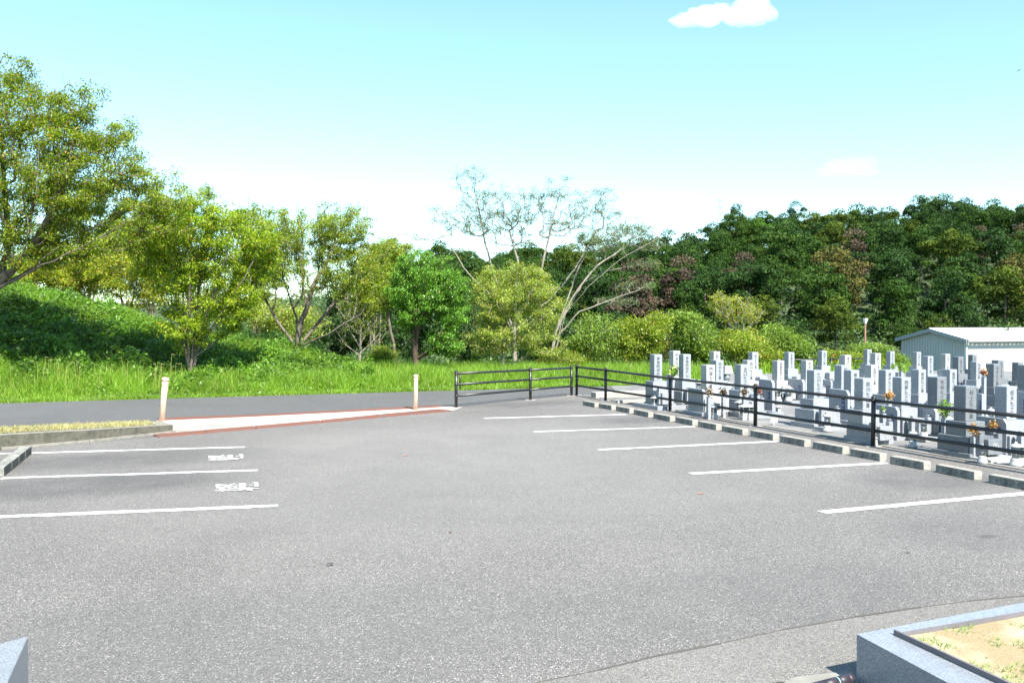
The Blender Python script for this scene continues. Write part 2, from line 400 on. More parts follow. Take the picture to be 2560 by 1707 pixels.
# ------------------------------------------------------------------ ground
xs_c = np.array([-400, -200, 0, 100, 200, 300, 370, 420, 500, 600, 700, 780, 1000, 1300, 1500, 1900, 2400, 2800], float)
ys_c = np.array([640, 645, 655, 662, 690, 712, 745, 775, 770, 776, 792, 832, 842, 846, 852, 860, 862, 862], float)
xs_r = np.array([-600, 0, 400, 600, 800, 900, 1000, 1100, 1280, 1400, 1500, 1560, 1640, 1700, 1800, 1880, 1950, 2040, 2100, 2180, 2280, 2352, 2800, 3400], float)
ys_r = np.array([600, 590, 608, 600, 585, 578, 566, 566, 564, 560, 548, 532, 512, 494, 474, 468, 474, 486, 474, 458, 468, 452, 430, 430], float)
RIDGE = 175.0
def sstep(a, b, x):
    t = np.clip((x - a) / (b - a), 0, 1); return t * t * (3 - 2 * t)
def hground(x, y):
    x = np.asarray(x, float); y = np.asarray(y, float)
    ys = np.maximum(y, 3.0)
    t = 1176 + 2021.0 * x / ys
    b = -math.sin(TH) * x + math.cos(TH) * y           # distance across the road
    a = math.cos(TH) * x + math.sin(TH) * y
    left = 1 - sstep(700, 860, t)
    Dc = 30.5
    zc = H + (746 - np.interp(t, xs_c, ys_c)) / 2021.0 * Dc - 0.28
    rise = sstep(24.3, 25.2, b) * 0.12 + 0
    yroad = (24.4 + math.sin(TH) * x) / math.cos(TH)    # y of the road's far edge at this x
    k = np.clip((y - yroad - 1.2) / np.maximum(Dc - yroad - 1.2, 2.0), 0, 1)
    k = np.where(left > 0.5, k ** 0.85, k)
    front = rise + (zc - 0.12) * (k * k * (3 - 2 * k) * 0.5 + k * 0.5)
    back_l = zc * 0.0 + zc - np.clip((y - Dc) * 0.03, 0, 1.2)
    fall = sstep(Dc + 1, 48, y)
    back_r = zc * (1 - fall) + (-1.8) * fall
    z = np.where(y < Dc, front, left * back_l + (1 - left) * back_r)
    # flat working level: lot, road, graveyard
    cem = sstep(1560, 1640, t) * (y > 12)
    flat = np.where(b < 24.3, 1.0, 0.0)
    z = np.where(flat > 0, -0.06, z)
    zcem = -0.06 - 1.9 * sstep(33.5, 44, y)
    z = z * (1 - cem) + zcem * cem
    # the wooded hill
    zr = H + (746 - np.interp(t, xs_r, ys_r)) / 2021.0 * RIDGE - 8.2
    s = np.clip((y - 68) / (RIDGE - 68), 0, 1)
    prof = 0.72 * s + 0.28 * sstep(0, 1, s)
    w = sstep(60, 80, y)
    foot = np.where(left > 0.5, 0.6, -1.2)
    zh = foot + (zr - foot) * prof
    zh = np.where(y > RIDGE, zr - (y - RIDGE) * 0.22, zh)
    zh = np.maximum(zh, -2.0)
    z = z * (1 - w) + zh * w
    return np.where(y < 3.0, -0.06, z)
def hz(x, y): return float(hground(x, y))
gx = np.concatenate([-np.geomspace(3000, 60, 26)[:-1], np.linspace(-60, 60, 171), np.geomspace(60, 3000, 26)[1:]])
gy = np.concatenate([-np.geomspace(3000, 10, 16)[:-1], np.linspace(-10, 16, 12)[:-1], np.linspace(16, 50, 100)[:-1], np.linspace(50, 190, 75)[:-1], np.geomspace(190, 3000, 24)])
XX, YY = np.meshgrid(gx, gy)
ZZ = hground(XX, YY)
rs = np.random.RandomState(3)
ZZ = ZZ + np.where(YY > 50, rs.randn(*ZZ.shape) * 0.12, 0)
me = bpy.data.meshes.new('ground')
nx, ny = len(gx), len(gy)
verts = np.stack([XX, YY, ZZ], -1).reshape(-1, 3)
ii, jj = np.meshgrid(np.arange(nx - 1), np.arange(ny - 1))
q = np.stack([jj * nx + ii, jj * nx + ii + 1, (jj + 1) * nx + ii + 1, (jj + 1) * nx + ii], -1).reshape(-1, 4)
me.vertices.add(len(verts)); me.vertices.foreach_set('co', verts.astype(np.float32).ravel())
me.loops.add(q.size); me.loops.foreach_set('vertex_index', q.astype(np.int32).ravel())
me.polygons.add(len(q)); me.polygons.foreach_set('loop_start', np.arange(0, q.size, 4, dtype=np.int32))
me.update(calc_edges=True)
for p_ in me.polygons: p_.use_smooth = True
tag(meshobj('ground', me, M['soil']), kind='structure')

# ------------------------------------------------------------------ road, lot
b0 = G(0, 1007); b1 = G(1400, 968.7)
rd = (b1 - b0).normalized()
r0 = b0 - rd * 30; r1 = b1 + rd * 26
sheet('road', [r0, r1, r1 - V * 9, Vector((-3.0, 14.5, 0)), r0 - V * 9], 0.0, M['road'])
postsL = [G(1140.3, 1019.3), G(1326, 1000.3), G(1428.7, 989.4)]
postsR = [G(1441.8, 988.3), G(1514, 1001.4), G(1675, 1026.9), G(1888.3, 1065.2), G(2183, 1116.5)]
stepR = (postsR[4] - postsR[1]) / 3.0
postsR += [postsR[4] + stepR * 1.0, postsR[4] + stepR * 2.0, postsR[4] + stepR * 3.0]
fdir = stepR.normalized()
fend = postsR[4] + fdir * 14
kl = G(0, 1128); kr = G(432, 1081)
kdir = (kr - kl).normalized()
out = U * 0.16
lotpts = [kl - kdir * 12, kl, G(381, 1093.5), G(640, 1072.8), G(1131, 1028.3), postsL[0] + Vector((-0.1, 0.12, 0)), postsL[2] + Vector((0, 0.2, 0)),
          postsR[0] + out, postsR[1] + out, postsR[4] + out, fend + out, Vector((14, -12, 0)), Vector((-16, -12, 0))]
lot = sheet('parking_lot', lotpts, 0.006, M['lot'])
# newer strip of asphalt at the front edge of the lot
seam = [G(1340, 1712), G(1500, 1678), G(1640, 1646), G(1800, 1612), G(1960, 1577), G(2140, 1546), G(2300, 1523), G(2420, 1506), G(2560, 1492), G(2800, 1462), G(3300, 1410)]
ap = [s + Vector((random.Random(i).uniform(-.01, .01), random.Random(i).uniform(-.015, .015), 0)) for i, s in enumerate(seam)]
sheet('pavement', ap + [Vector((6.5, 3.5, 0)), Vector((3, 2.2, 0)), G(2140, 1690), G(1600, 1745), G(1340, 1760)], 0.012, M['apron'])
bm = bmesh.new()
for i in range(len(ap) - 1):
    a, b = ap[i], ap[i + 1]
    n_ = Vector((-(b - a).y, (b - a).x, 0)).normalized() * (0.004 + 0.004 * ((i * 7) % 3))
    prism(bm, [a - n_, b - n_, b + n_, a + n_], 0.007, 0.0135 + 0.0007 * (i % 2))
bmobj('edge_joint', bm, M['joint'], lot)
# gutter below the planter
sheet('gutter', [G(1960, 1712), G(1990, 1698), G(2134, 1682), G(2150, 1684), G(2140, 1760), G(1900, 1760)], 0.016, M['concrete'])

# hairline cracks and a dark oil drip trail in the lot
def crack(pts, w, name):
    rr = random.Random(int(pts[0][0])); bm = bmesh.new(); P_ = []
    for i in range(len(pts) - 1):
        a, b = G(*pts[i]), G(*pts[i+1]); n = max(3, int((b - a).length / 0.12))
        for k in range(n): P_.append(a.lerp(b, k / n) + Vector((rr.uniform(-.03, .03), rr.uniform(-.03, .03), 0)))
    for i in range(len(P_) - 1):
        d = (P_[i+1] - P_[i]).normalized(); n_ = Vector((-d.y, d.x, 0)) * w * rr.uniform(.3, 1.0)
        bm.faces.new([bm.verts.new(p + Vector((0, 0, 0.0095))) for p in (P_[i] - n_, P_[i+1] + d * .01 - n_, P_[i+1] + d * .01 + n_, P_[i] + n_)])
    for f in bm.faces:
        f.normal_update()
        if f.normal.z < 0: f.normal_flip()
    bmobj(name, bm, M['joint'], lot)
crack([(1150, 1034), (1230, 1028), (1330, 1012), (1425, 996)], 0.012, 'asphalt_crack')
crack([(820, 1412), (845, 1413)], 0.012, 'asphalt_crack')

# painted lines
def line(p0, p1, w=0.075, z=0.0105):
    p0 = Vector((p0[0], p0[1], 0)); p1 = Vector((p1[0], p1[1], 0))
    d = (p1 - p0); n_ = Vector((-d.y, d.x, 0)).normalized() * w / 2
    k = 24; bm = bmesh.new(); rr = random.Random(int(p0.x * 1000))
    A = []; B = []
    for i in range(k + 1):
        q_ = p0 + d * i / k
        A.append(bm.verts.new((q_ - n_ * rr.uniform(0.9, 1.07)).to_3d() + Vector((0, 0, z)))); B.append(bm.verts.new((q_ + n_ * rr.uniform(0.9, 1.07)) + Vector((0, 0, z))))
    for i in range(k): bm.faces.new((A[i], A[i+1], B[i+1], B[i]))
    return bmobj('parking_line', bm, M['line'], lot)
for a, b, w in (((1210, 1046.5), (1566, 1036.8), .18), ((1335, 1080), (1737, 1067.5), .15), ((1496, 1125.5), (1951, 1104), .145), ((1726, 1185.5), (2223, 1158.5), .14), ((2054, 1282.5), (2700, 1222), .14),
                ((79, 1133.5), (612, 1118.5), .15), ((4, 1196.8), (645, 1176.6), .14), ((-160, 1300), (695, 1265.8), .14), ((-60, 1137), (28, 1134.6), .14)):
    line(G(*a), G(*b), w)
strokes = [((540,1215),(880,1228),22),((570,1210),(600,1330),26),((490,1396),(780,1425),20),((640,1290),(780,1400),34),((780,1300),(1130,1188),22),((865,1400),(1440,1392),40),
           ((860,1318),(1100,1270),18),((1100,1270),(1190,1315),18),((1140,1238),(1530,1226),16),((1190,1290),(1440,1284),12),((1378,1180),(1385,1400),40),((1600,1232),(1740,1244),18),
           ((1690,1165),(1850,1155),22),((1830,1155),(1850,1290),26),((1520,1342),(1920,1350),18),((1545,1330),(1640,1420),36),((900,1350),(1380,1352),18)]
def paintmark(fx):
    bm = bmesh.new()
    for i, (a, b, w) in enumerate(strokes):
        pa = fx(*a); pb = fx(*b)
        A = G(500 + pa[0] / 13.067, 1120 + pa[1] / 13.067); B = G(500 + pb[0] / 13.067, 1120 + pb[1] / 13.067)
        d = (B - A); n_ = Vector((-d.y, d.x, 0)).normalized() * w * 0.0009
        zz = 0.0105 + i * 0.0004
        bm.faces.new([bm.verts.new(p + Vector((0, 0, zz))) for p in (A - n_, B - n_, B + n_, A + n_)])
    bmesh.ops.recalc_face_normals(bm, faces=bm.faces)
    for f in bm.faces:
        if f.normal.z < 0: f.normal_flip()
    bmobj('painted_marking', bm, M['line'], lot)
paintmark(lambda x, y: (x, y))
paintmark(lambda x, y: (260 + (x - 490) * 0.811, 232 + (y - 1155) * 0.69))

sn = M['slab'].node_tree
q0, q1 = G(470, 1072), G(1100, 1023)
stains(M['slab'], sn.nodes, sn.links, sn.nodes['Principled BSDF'], sn.nodes['Principled BSDF'].inputs['Base Color'].links[0].from_socket,
       [(q0.x, q0.y, 1.9, 1.1, R(25), 0.85, (0.17, 0.165, 0.15)), (q1.x, q1.y, 1.2, .5, R(25), 0.6, (0.25, 0.24, 0.21))])

# ------------------------------------------------------------------ kerb island, crossing, bollards
kt = [G(-500, 1150), G(0, 1123.5), G(217.7, 1104.5), G(432, 1081)]
kh = [0.235, 0.22, 0.19, 0.135]
back = [P(0, 0, 1)] * 0
kb_ = [G(-500, 1085, .22), G(0, 1070, .2), G(200, 1060.3, .17), G(404, 1053, .125)]
r_ = empty('kerb', (kt[1].x, kt[1].y, 0), 0, 'mossy dark concrete kerb island with a strip of dry grass on its top', 'kerb')
bm = bmesh.new()
inv = Vector((kt[1].x, kt[1].y, 0))
low = []; top = []; 
for i in range(3):
    a0, a1 = kt[i] - inv, kt[i+1] - inv; c0, c1 = kb_[i] - inv, kb_[i+1] - inv
    pts = [a0, a1, c1, c0]
    zt = [kh[i], kh[i+1], kh[i+1] - 0.005, kh[i] - 0.005]
    fs = prism(bm, [(p.x, p.y) for p in pts], -0.03, zt)
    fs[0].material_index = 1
bmesh.ops.remove_doubles(bm, verts=bm.verts, dist=0.001)
bmobj('kerb_wall', bm, [M['kerb'], M['kerbtop']], r_)
bm = bmesh.new()
for i in range(3):
    a0, a1 = kt[i] - inv, kt[i+1] - inv
    n_ = Vector(((a1 - a0).y, -(a1 - a0).x, 0)).normalized()
    prism(bm, [(p.x, p.y) for p in (a0 + n_ * 0.09, a1 + n_ * 0.09, a1 + n_ * 0.002, a0 + n_ * 0.002)], -0.02, 0.035)
bmobj('gutter_ledge', bm, M['kerbtop'], r_)
bm = bmesh.new()
ins = []
for i in range(3):
    pts = []
    for k, (w, e) in enumerate(((0.2, i), (0.2, min(i + 1, 3)), (0.86, min(i + 1, 3)), (0.86, i))):
        A = kt[e] * (1 - w) + kb_[e] * w - inv
        if e == 3: B = kt[2] * (1 - w) + kb_[2] * w - inv; A = A * 0.7 + B * 0.3
        pts.append((A.x, A.y, kh[e] + 0.006 + (0.012 if e == 3 else 0)))
    ins.append(pts); bm.faces.new([bm.verts.new(p) for p in pts])
bmesh.ops.recalc_face_normals(bm, faces=bm.faces)
for f in bm.faces:
    if f.normal.z < 0: f.normal_flip()
bmobj('dry_grass_bed', bm, M['straw'], r_)

def blades(name, px, py, pz, h, w, lean, mat, rng, parent=None, seg=2, droop=0.6):
    n = len(px)
    az = rng.uniform(0, 2 * np.pi, n); la = rng.uniform(0, 2 * np.pi, n)
    side = np.stack([np.cos(az), np.sin(az), np.zeros(n)], 1)
    ld = np.stack([np.cos(la), np.sin(la), np.zeros(n)], 1)
    lean = lean * rng.uniform(0.3, 1.4, n)
    base = np.stack([px, py, pz], 1)
    rows = []
    for k in range(seg + 1):
        t = k / seg
        c = base + ld * (h * lean * t ** 1.8)[:, None] + np.array([0, 0, 1]) * (h * (t - droop * 0.3 * t * t * lean))[:, None]
        ww = w * (1 - t) ** 0.7 * 0.5 + w * 0.04
        rows.append((c - side * ww[:, None], c + side * ww[:, None]))
    qs = []
    for k in range(seg):
        qs.append(np.stack([rows[k][0], rows[k][1], rows[k+1][1], rows[k+1][0]], 1))
    co = np.concatenate(qs, 0)
    tv = np.clip(rng.beta(2.2, 2.2, n), 0, 0.99); tv[rng.uniform(0, 1, n) < 0.02] = 1.0
    me = quads_mesh(name, co, 4, np.tile(tv, seg))
    return meshobj(name, me, mat, parent)
rng = np.random.RandomState(11)
# dry grass on the island
N = 5200
tt = rng.uniform(0, 1, N) * 3; ei = np.minimum(tt.astype(int), 2); ff = tt - ei; ww = rng.uniform(0.16, 0.9, N)
KT = np.array([list(p) for p in kt]); KB = np.array([list(p) for p in kb_]); KH = np.array(kh)
bx = (KT[ei] * (1 - ff)[:, None] + KT[ei+1] * ff[:, None]) * (1 - ww)[:, None] + (KB[ei] * (1 - ff)[:, None] + KB[ei+1] * ff[:, None]) * ww[:, None]
okm = (tt < 2.82)
zz = KH[ei] * (1 - ff) + KH[ei+1] * ff
o = blades('dry_grass', bx[okm, 0], bx[okm, 1], zz[okm], rng.uniform(0.02, 0.07, okm.sum()), np.full(okm.sum(), 0.008), 1.2, L['straw'], rng)
tag(o, kind='stuff', label='short yellow dry grass on top of the kerb island', cat='grass')

# crossing slab with rusty cover plates
r_ = empty('culvert_crossing', (0, 0, 0), 0, 'pale concrete culvert crossing edged with rusty steel plates between the two bollards', 'crossing')
sheet('concrete_slab', [G(392, 1053), G(632.5, 1043), G(1041, 1022.5), G(1125, 1017), G(1150, 1022), G(1131, 1028), G(640, 1069), G(381, 1090)], 0.014, M['slab'], r_)
def plate(up, lo, name, z=0.02):
    bm = bmesh.new()
    for i in range(len(up) - 1):
        a, b, c, d = G(*up[i]), G(*up[i+1]), G(*lo[i+1]), G(*lo[i])
        g_ = (b - a) * 0.006
        prism(bm, [(p.x, p.y) for p in (a + g_, b - g_, c - g_, d + g_)], 0.0, z)
    # raised tread bars 
    for i in range(len(up) - 1):
        a, b, c, d = G(*up[i]), G(*up[i+1]), G(*lo[i+1]), G(*lo[i]); n = max(4, int((b - a).length / 0.06))
        for k in range(n):
            t = (k + 0.5) / n; p = a.lerp(b, t); q_ = d.lerp(c, t); e = (b - a).normalized() * 0.008
            p, q_ = p.lerp(q_, 0.12), p.lerp(q_, 0.88)
            prism(bm, [(v_.x, v_.y) for v_ in (p - e, p + e, q_ + e, q_ - e)], z, z + 0.004)
    return bmobj(name, bm, M['rust'], r_)
plate([(381, 1088.7), (508, 1077.8), (636, 1067), (800, 1052.5), (950, 1037.5), (1095, 1024.7)], [(395.8, 1094.2), (518, 1083.7), (639.7, 1072.8), (805, 1057.8), (957, 1043), (1131, 1027.9)], 'cover_plate', 0.022)
plate([(419, 1046.4), (540, 1042), (661.4, 1037.3), (850, 1027.5), (1033.7, 1017.8), (1095, 1015)], [(399.4, 1051), (520, 1046.5), (632.5, 1042), (840, 1032), (1041, 1022), (1106, 1016.4)], 'cover_plate', 0.022)

def bollard(px, py, ptx, pty, r, label):
    b = G(px, py, 0.014); D = b.y
    t = P(ptx, pty, D)
    r_ = empty('bollard', b, 0, label, 'bollard', 'cream bollards at the crossing')
    ax = (t - b); L_ = ax.length
    q_ = Vector((0, 0, 1)).rotation_difference(ax.normalized())
    r_.rotation_mode = 'QUATERNION'; r_.rotation_quaternion = q_
    bm = bmesh.new(); lathe(bm, [(r, 0), (r, L_ * 0.80), (r * 0.98, L_ * 0.805), (r * .98, L_ * 0.83), (r, L_ * 0.835), (r * 1.0, L_ * 0.93)], 20)
    bmobj('post', bm, M['cream'], r_)
    bm = bmesh.new(); lathe(bm, [(r * 1.13, L_ * 0.93), (r * 1.16, L_ * 0.945), (r * 1.15, L_ * 0.975), (r * 0.9, L_ * 0.992), (r * 0.4, L_)], 20)
    bmobj('cap', bm, M['cream'], r_)
    for k_, z0_, z1_ in ((1.03, .8, .812), (1.05, .915, .93), (1.08, 0, .02)):
        bm = bmesh.new(); lathe(bm, [(r * k_, L_ * z0_), (r * k_, L_ * z1_)], 20); bmobj('rust_ring', bm, M['rustring'], r_)
    for s in (-1, 1):
        bm = bmesh.new()
        for k in range(8):
            a0, a1 = math.pi * k / 7, math.pi * (k + 1) / 7
            if k < 7: tube(bm, (s * (r + 0.012 * math.sin(a0)), 0, L_ * .87 + .022 * math.cos(a0)), (s * (r + 0.012 * math.sin(a1)), 0, L_ * .87 + .022 * math.cos(a1)), 0.004, seg=6)
        bmobj('chain_ring', bm, M['rustring'], r_)
bollard(404, 1051.5, 414, 943, 0.058, 'cream steel bollard leaning right beside the kerb island end')
bollard(1039, 1023.5, 1039.8, 936, 0.046, 'upright thin cream bollard near the end of the black fence')

# ------------------------------------------------------------------ wheel stops
WS = [(1456.6,1013.4,1486.6,1018.9),(1496.5,1020.2,1528.6,1025.5),(1539.5,1027.4,1573.3,1033.8),(1584,1036,1620.5,1043.8),(1632.9,1046.3,1674.7,1054.6),(1688,1056.2,1731,1064.8),
      (1744.8,1067,1790,1076),(1804,1078.4,1856,1088.6),(1876,1091.4,1932,1102),(1949.3,1105.7,2011,1117.7),(2032,1121.8,2106,1136),(2125.4,1140,2199.7,1154.2),(2224.2,1159.7,2309.3,1175.9),(2338.6,1181.2,2435.4,1201.3),(2470.6,1208,2586,1231)]
ords = ['first','second','third','fourth','fifth','sixth','seventh','eighth','ninth','tenth','eleventh','twelfth','thirteenth','fourteenth','fifteenth','sixteenth','seventeenth','eighteenth','nineteenth','twentieth']
def wheelstop(A, B, depth, h, mats, label, group, cracks=0, side=1):
    d = B - A; L_ = d.length; rz = math.atan2(d.y, d.x)
    bm = bmesh.new(); rr = random.Random(int(A.x * 999))
    n = cracks + 1
    for k in range(n):
        x0 = L_ * k / n + (0.004 if k else 0); x1 = L_ * (k + 1) / n - (0.004 if k < n - 1 else 0)
        box(bm, x0, x1, 0 if side > 0 else -depth, depth if side > 0 else 0, -0.004, h + rr.uniform(-.002, .002), 0.008)
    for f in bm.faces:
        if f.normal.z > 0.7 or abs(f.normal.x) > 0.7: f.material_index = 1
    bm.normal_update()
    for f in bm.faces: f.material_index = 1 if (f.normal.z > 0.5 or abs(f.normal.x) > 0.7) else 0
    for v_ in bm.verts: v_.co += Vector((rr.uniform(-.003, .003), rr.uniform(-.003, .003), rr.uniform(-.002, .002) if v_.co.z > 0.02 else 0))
    o = bmobj('wheel_stop', bm, mats)
    o.location = (A.x, A.y, 0.006); o.rotation_euler = (0, 0, rz)
    return tag(o, label, 'wheel stop', group)
for i, (a, b, c, d) in enumerate(WS):
    A = G(a, b); B = G(c, d)
    where = 'weathered concrete wheel stop by the black fence, %s from the far end of the row' % ords[i]
    if i == 0: where = 'farthest weathered concrete wheel stop, nearest the fence corner gap'
    if i == len(WS) - 1: where = 'nearest concrete wheel stop of the right row, cut by the photo edge'
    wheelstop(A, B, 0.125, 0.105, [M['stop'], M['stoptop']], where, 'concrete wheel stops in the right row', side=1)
A = G(10.7, 1192); B = G(79, 1135.5)
wheelstop(A, B, 0.14, 0.115, [M['stopmoss'], M['stop']], 'long dark mossy wheel stop with cracks, left bays beside the kerb', 'mossy wheel stops of the left bays', 3, side=1)
d_ = (B - A).normalized()
wheelstop(A - d_ * 2.12 - V * 0 + Vector((-.14, 0, 0)), A - d_ * 0.07 + Vector((-.14, 0, 0)), 0.14, 0.115, [M['stopmoss'], M['stop']], 'nearer dark wheel stop barely showing at the left photo edge', 'mossy wheel stops of the left bays', 3, side=1)

# ------------------------------------------------------------------ fences
def fence(posts, hts, label, ext=None, r=0.027, pr=0.036, latch=False):
    base = posts[0]
    r_ = empty('rail_fence', (base.x, base.y, 0), 0, label, 'fence')
    pl = [p - base for p in posts]
    for p, h in zip(pl, hts):
        bm = bmesh.new(); tube(bm, (p.x, p.y, 0.0), (p.x, p.y, h), pr, seg=14)
        lathe(bm, [(pr * 1.06, 0), (pr * 1.06, 0.012), (pr * 0.5, 0.026)], 14, (p.x, p.y, h))
        for fr in (0.945, 0.645, 0.33):
            lathe(bm, [(pr * 1.22, 0), (pr * 1.22, 0.04)], 14, (p.x, p.y, h * fr - 0.02))
        po = bmobj('post', bm, M['black'], r_)
        bm = bmesh.new()
        w = random.Random(int(p.x * 100)).uniform(0.1, 0.14)
        prism(bm, [(p.x - w, p.y - 0.07), (p.x + w, p.y - 0.06), (p.x + w * .9, p.y + 0.07), (p.x - w * .9, p.y + 0.06)], -0.02, 0.013)
        bmobj('footing', bm, M['concrete_pale'], r_)
    for fr in (0.945, 0.645, 0.33):
        bm = bmesh.new()
        for i in range(len(pl) - 1):
            a = Vector((pl[i].x, pl[i].y, hts[i] * fr)); b = Vector((pl[i+1].x, pl[i+1].y, hts[i+1] * fr))
            tube(bm, a, b, r, seg=12)
        bmobj('rail', bm, M['black'], r_)
    if latch:
        d = (pl[1] - pl[0]).normalized(); q_ = pl[0] + d * 0.13
        bm = bmesh.new(); tube(bm, (q_.x, q_.y, hts[0] * 0.5), (q_.x, q_.y, hts[0] * 0.95), 0.018, seg=10)
        bmobj('latch_bar', bm, M['black'], r_)
    return r_
hp = [P(1140.3, 928.6, postsL[0].y).z, P(1326, 920.3, postsL[1].y).z, P(1428.7, 915.4, postsL[2].y).z]
fence(postsL, hp, 'short black three rail fence section at the back of the lot', latch=True)
hp = [P(1441.8, 913.2, postsR[0].y).z, P(1514, 920.8, postsR[1].y).z, P(1675, 941, postsR[2].y).z, P(1888.3, 962.3, postsR[3].y).z, P(2182.3, 993.8, postsR[4].y).z]
hp += [hp[-1]] * 3
fence(postsR, hp, 'long black three rail fence between the lot and the gravestones')
f0 = Vector((10.5, 34.2, -0.25))
fp = [f0 + U * (2.4 * i) for i in range(0, 3)]
ff_ = fence(fp, [0.80] * len(fp), 'distant black rail fence at the far side of the graveyard')
ff_.location.z = -0.22

# ------------------------------------------------------------------ graveyard ground
cem = [postsR[0] + U * 0.17 + Vector((0.6, -.2, 0)), postsR[4] + out, fend + out, fend + U * 20]
cem = [postsR[1] + out, postsR[4] + out, fend + out, fend + U * 30, fend + U * 30 + V * 26, postsR[1] + out + U * 16 + V * 9.2, postsR[1] + out + U * 4.2 + V * 8.5, postsR[1] + out + U * 0.6 + V * 0.6]
gyard = sheet('graveyard_ground', cem, 0.003, M['gravel'])
bm = bmesh.new()
a = postsR[0] + U * 0.1; b = fend
n_ = U * 0.045
prism(bm, [(p.x, p.y) for p in (a + U*.06, b + U*.06, b + U * .16, a + U * .16)], -0.02, 0.018)
bmobj('lot_edging', bm, M['concrete'], lot)
k0 = G(1490, 995.5); k1 = k0 + U * 3.4
bm = bmesh.new(); dd = k1 - k0
prism(bm, [(p.x - k0.x, p.y - k0.y) for p in (k0, k1, k1 + V * .3, k0 + V * .3)], -0.03, 0.15)
bmesh.ops.bevel(bm, geom=[e for e in bm.edges], offset=0.012, segments=1, affect='EDGES')
o = bmobj('kerb', bm, M['concrete_pale']); o.location = (k0.x, k0.y, 0)
tag(o, 'low cream concrete kerb along the road behind the fence, at the graveyard corner', 'kerb')
bm = bmesh.new(); k2 = G(1545, 1008.5)
prism(bm, [(p.x - k2.x, p.y - k2.y) for p in (k2, k2 + U * 1.2, k2 + U * 1.2 + V * .12, k2 + V * .12)], -0.02, 0.07)
o = bmobj('kerb', bm, M['concrete_pale']); o.location = (k2.x, k2.y, 0)
tag(o, 'small pale kerb strip beside the leftmost gravestone', 'kerb')

# ------------------------------------------------------------------ gravestones
_txt = {}
def textmesh(s):
    if s in _txt: return _txt[s]
    c = bpy.data.curves.new('t', 'FONT'); c.body = s; c.offset = 0.012
    o = bpy.data.objects.new('t', c); C.objects.link(o)
    bpy.context.view_layer.update()
    m = bpy.data.meshes.new_from_object(o.evaluated_get(bpy.context.evaluated_depsgraph_get()))
    co = np.zeros(len(m.vertices) * 3); m.vertices.foreach_get('co', co); co = co.reshape(-1, 3)
    polys = [list(p.vertices) for p in m.polygons]
    bpy.data.objects.remove(o); bpy.data.curves.remove(c); bpy.data.meshes.remove(m)
    mn, mx = co.min(0), co.max(0); co = co - (mn + mx) / 2
    co = co / max((mx - mn)[:2].max(), 1e-6)
    _txt[s] = (co, polys); return _txt[s]
def inscription(name, chars, x, y, ztop, zbot, width, mat, parent, face='front', thick=1.0, half=0.0):
    """vertical column of characters; face 'front' lies in the plane y = const looking to -y, 'side' in x = const looking to -x"""
    n = len(chars); step = (ztop - zbot) / n; V_, F_ = [], []
    for i, ch in enumerate(chars):
        co, polys = textmesh(ch); s = min(width, step * 0.9)
        b = len(V_); zc = ztop - step * (i + 0.5)
        for v_ in co:
            if face == 'front': V_.append((x + v_[0] * s, y, zc + v_[1] * s))
            else: V_.append((x, y - v_[0] * s, zc + v_[1] * s))
        for p in polys: F_.append([b + k for k in p])
    me = bpy.data.meshes.new(name); me.from_pydata(V_, [], F_); me.update()
    return meshobj(name, me, mat, parent)
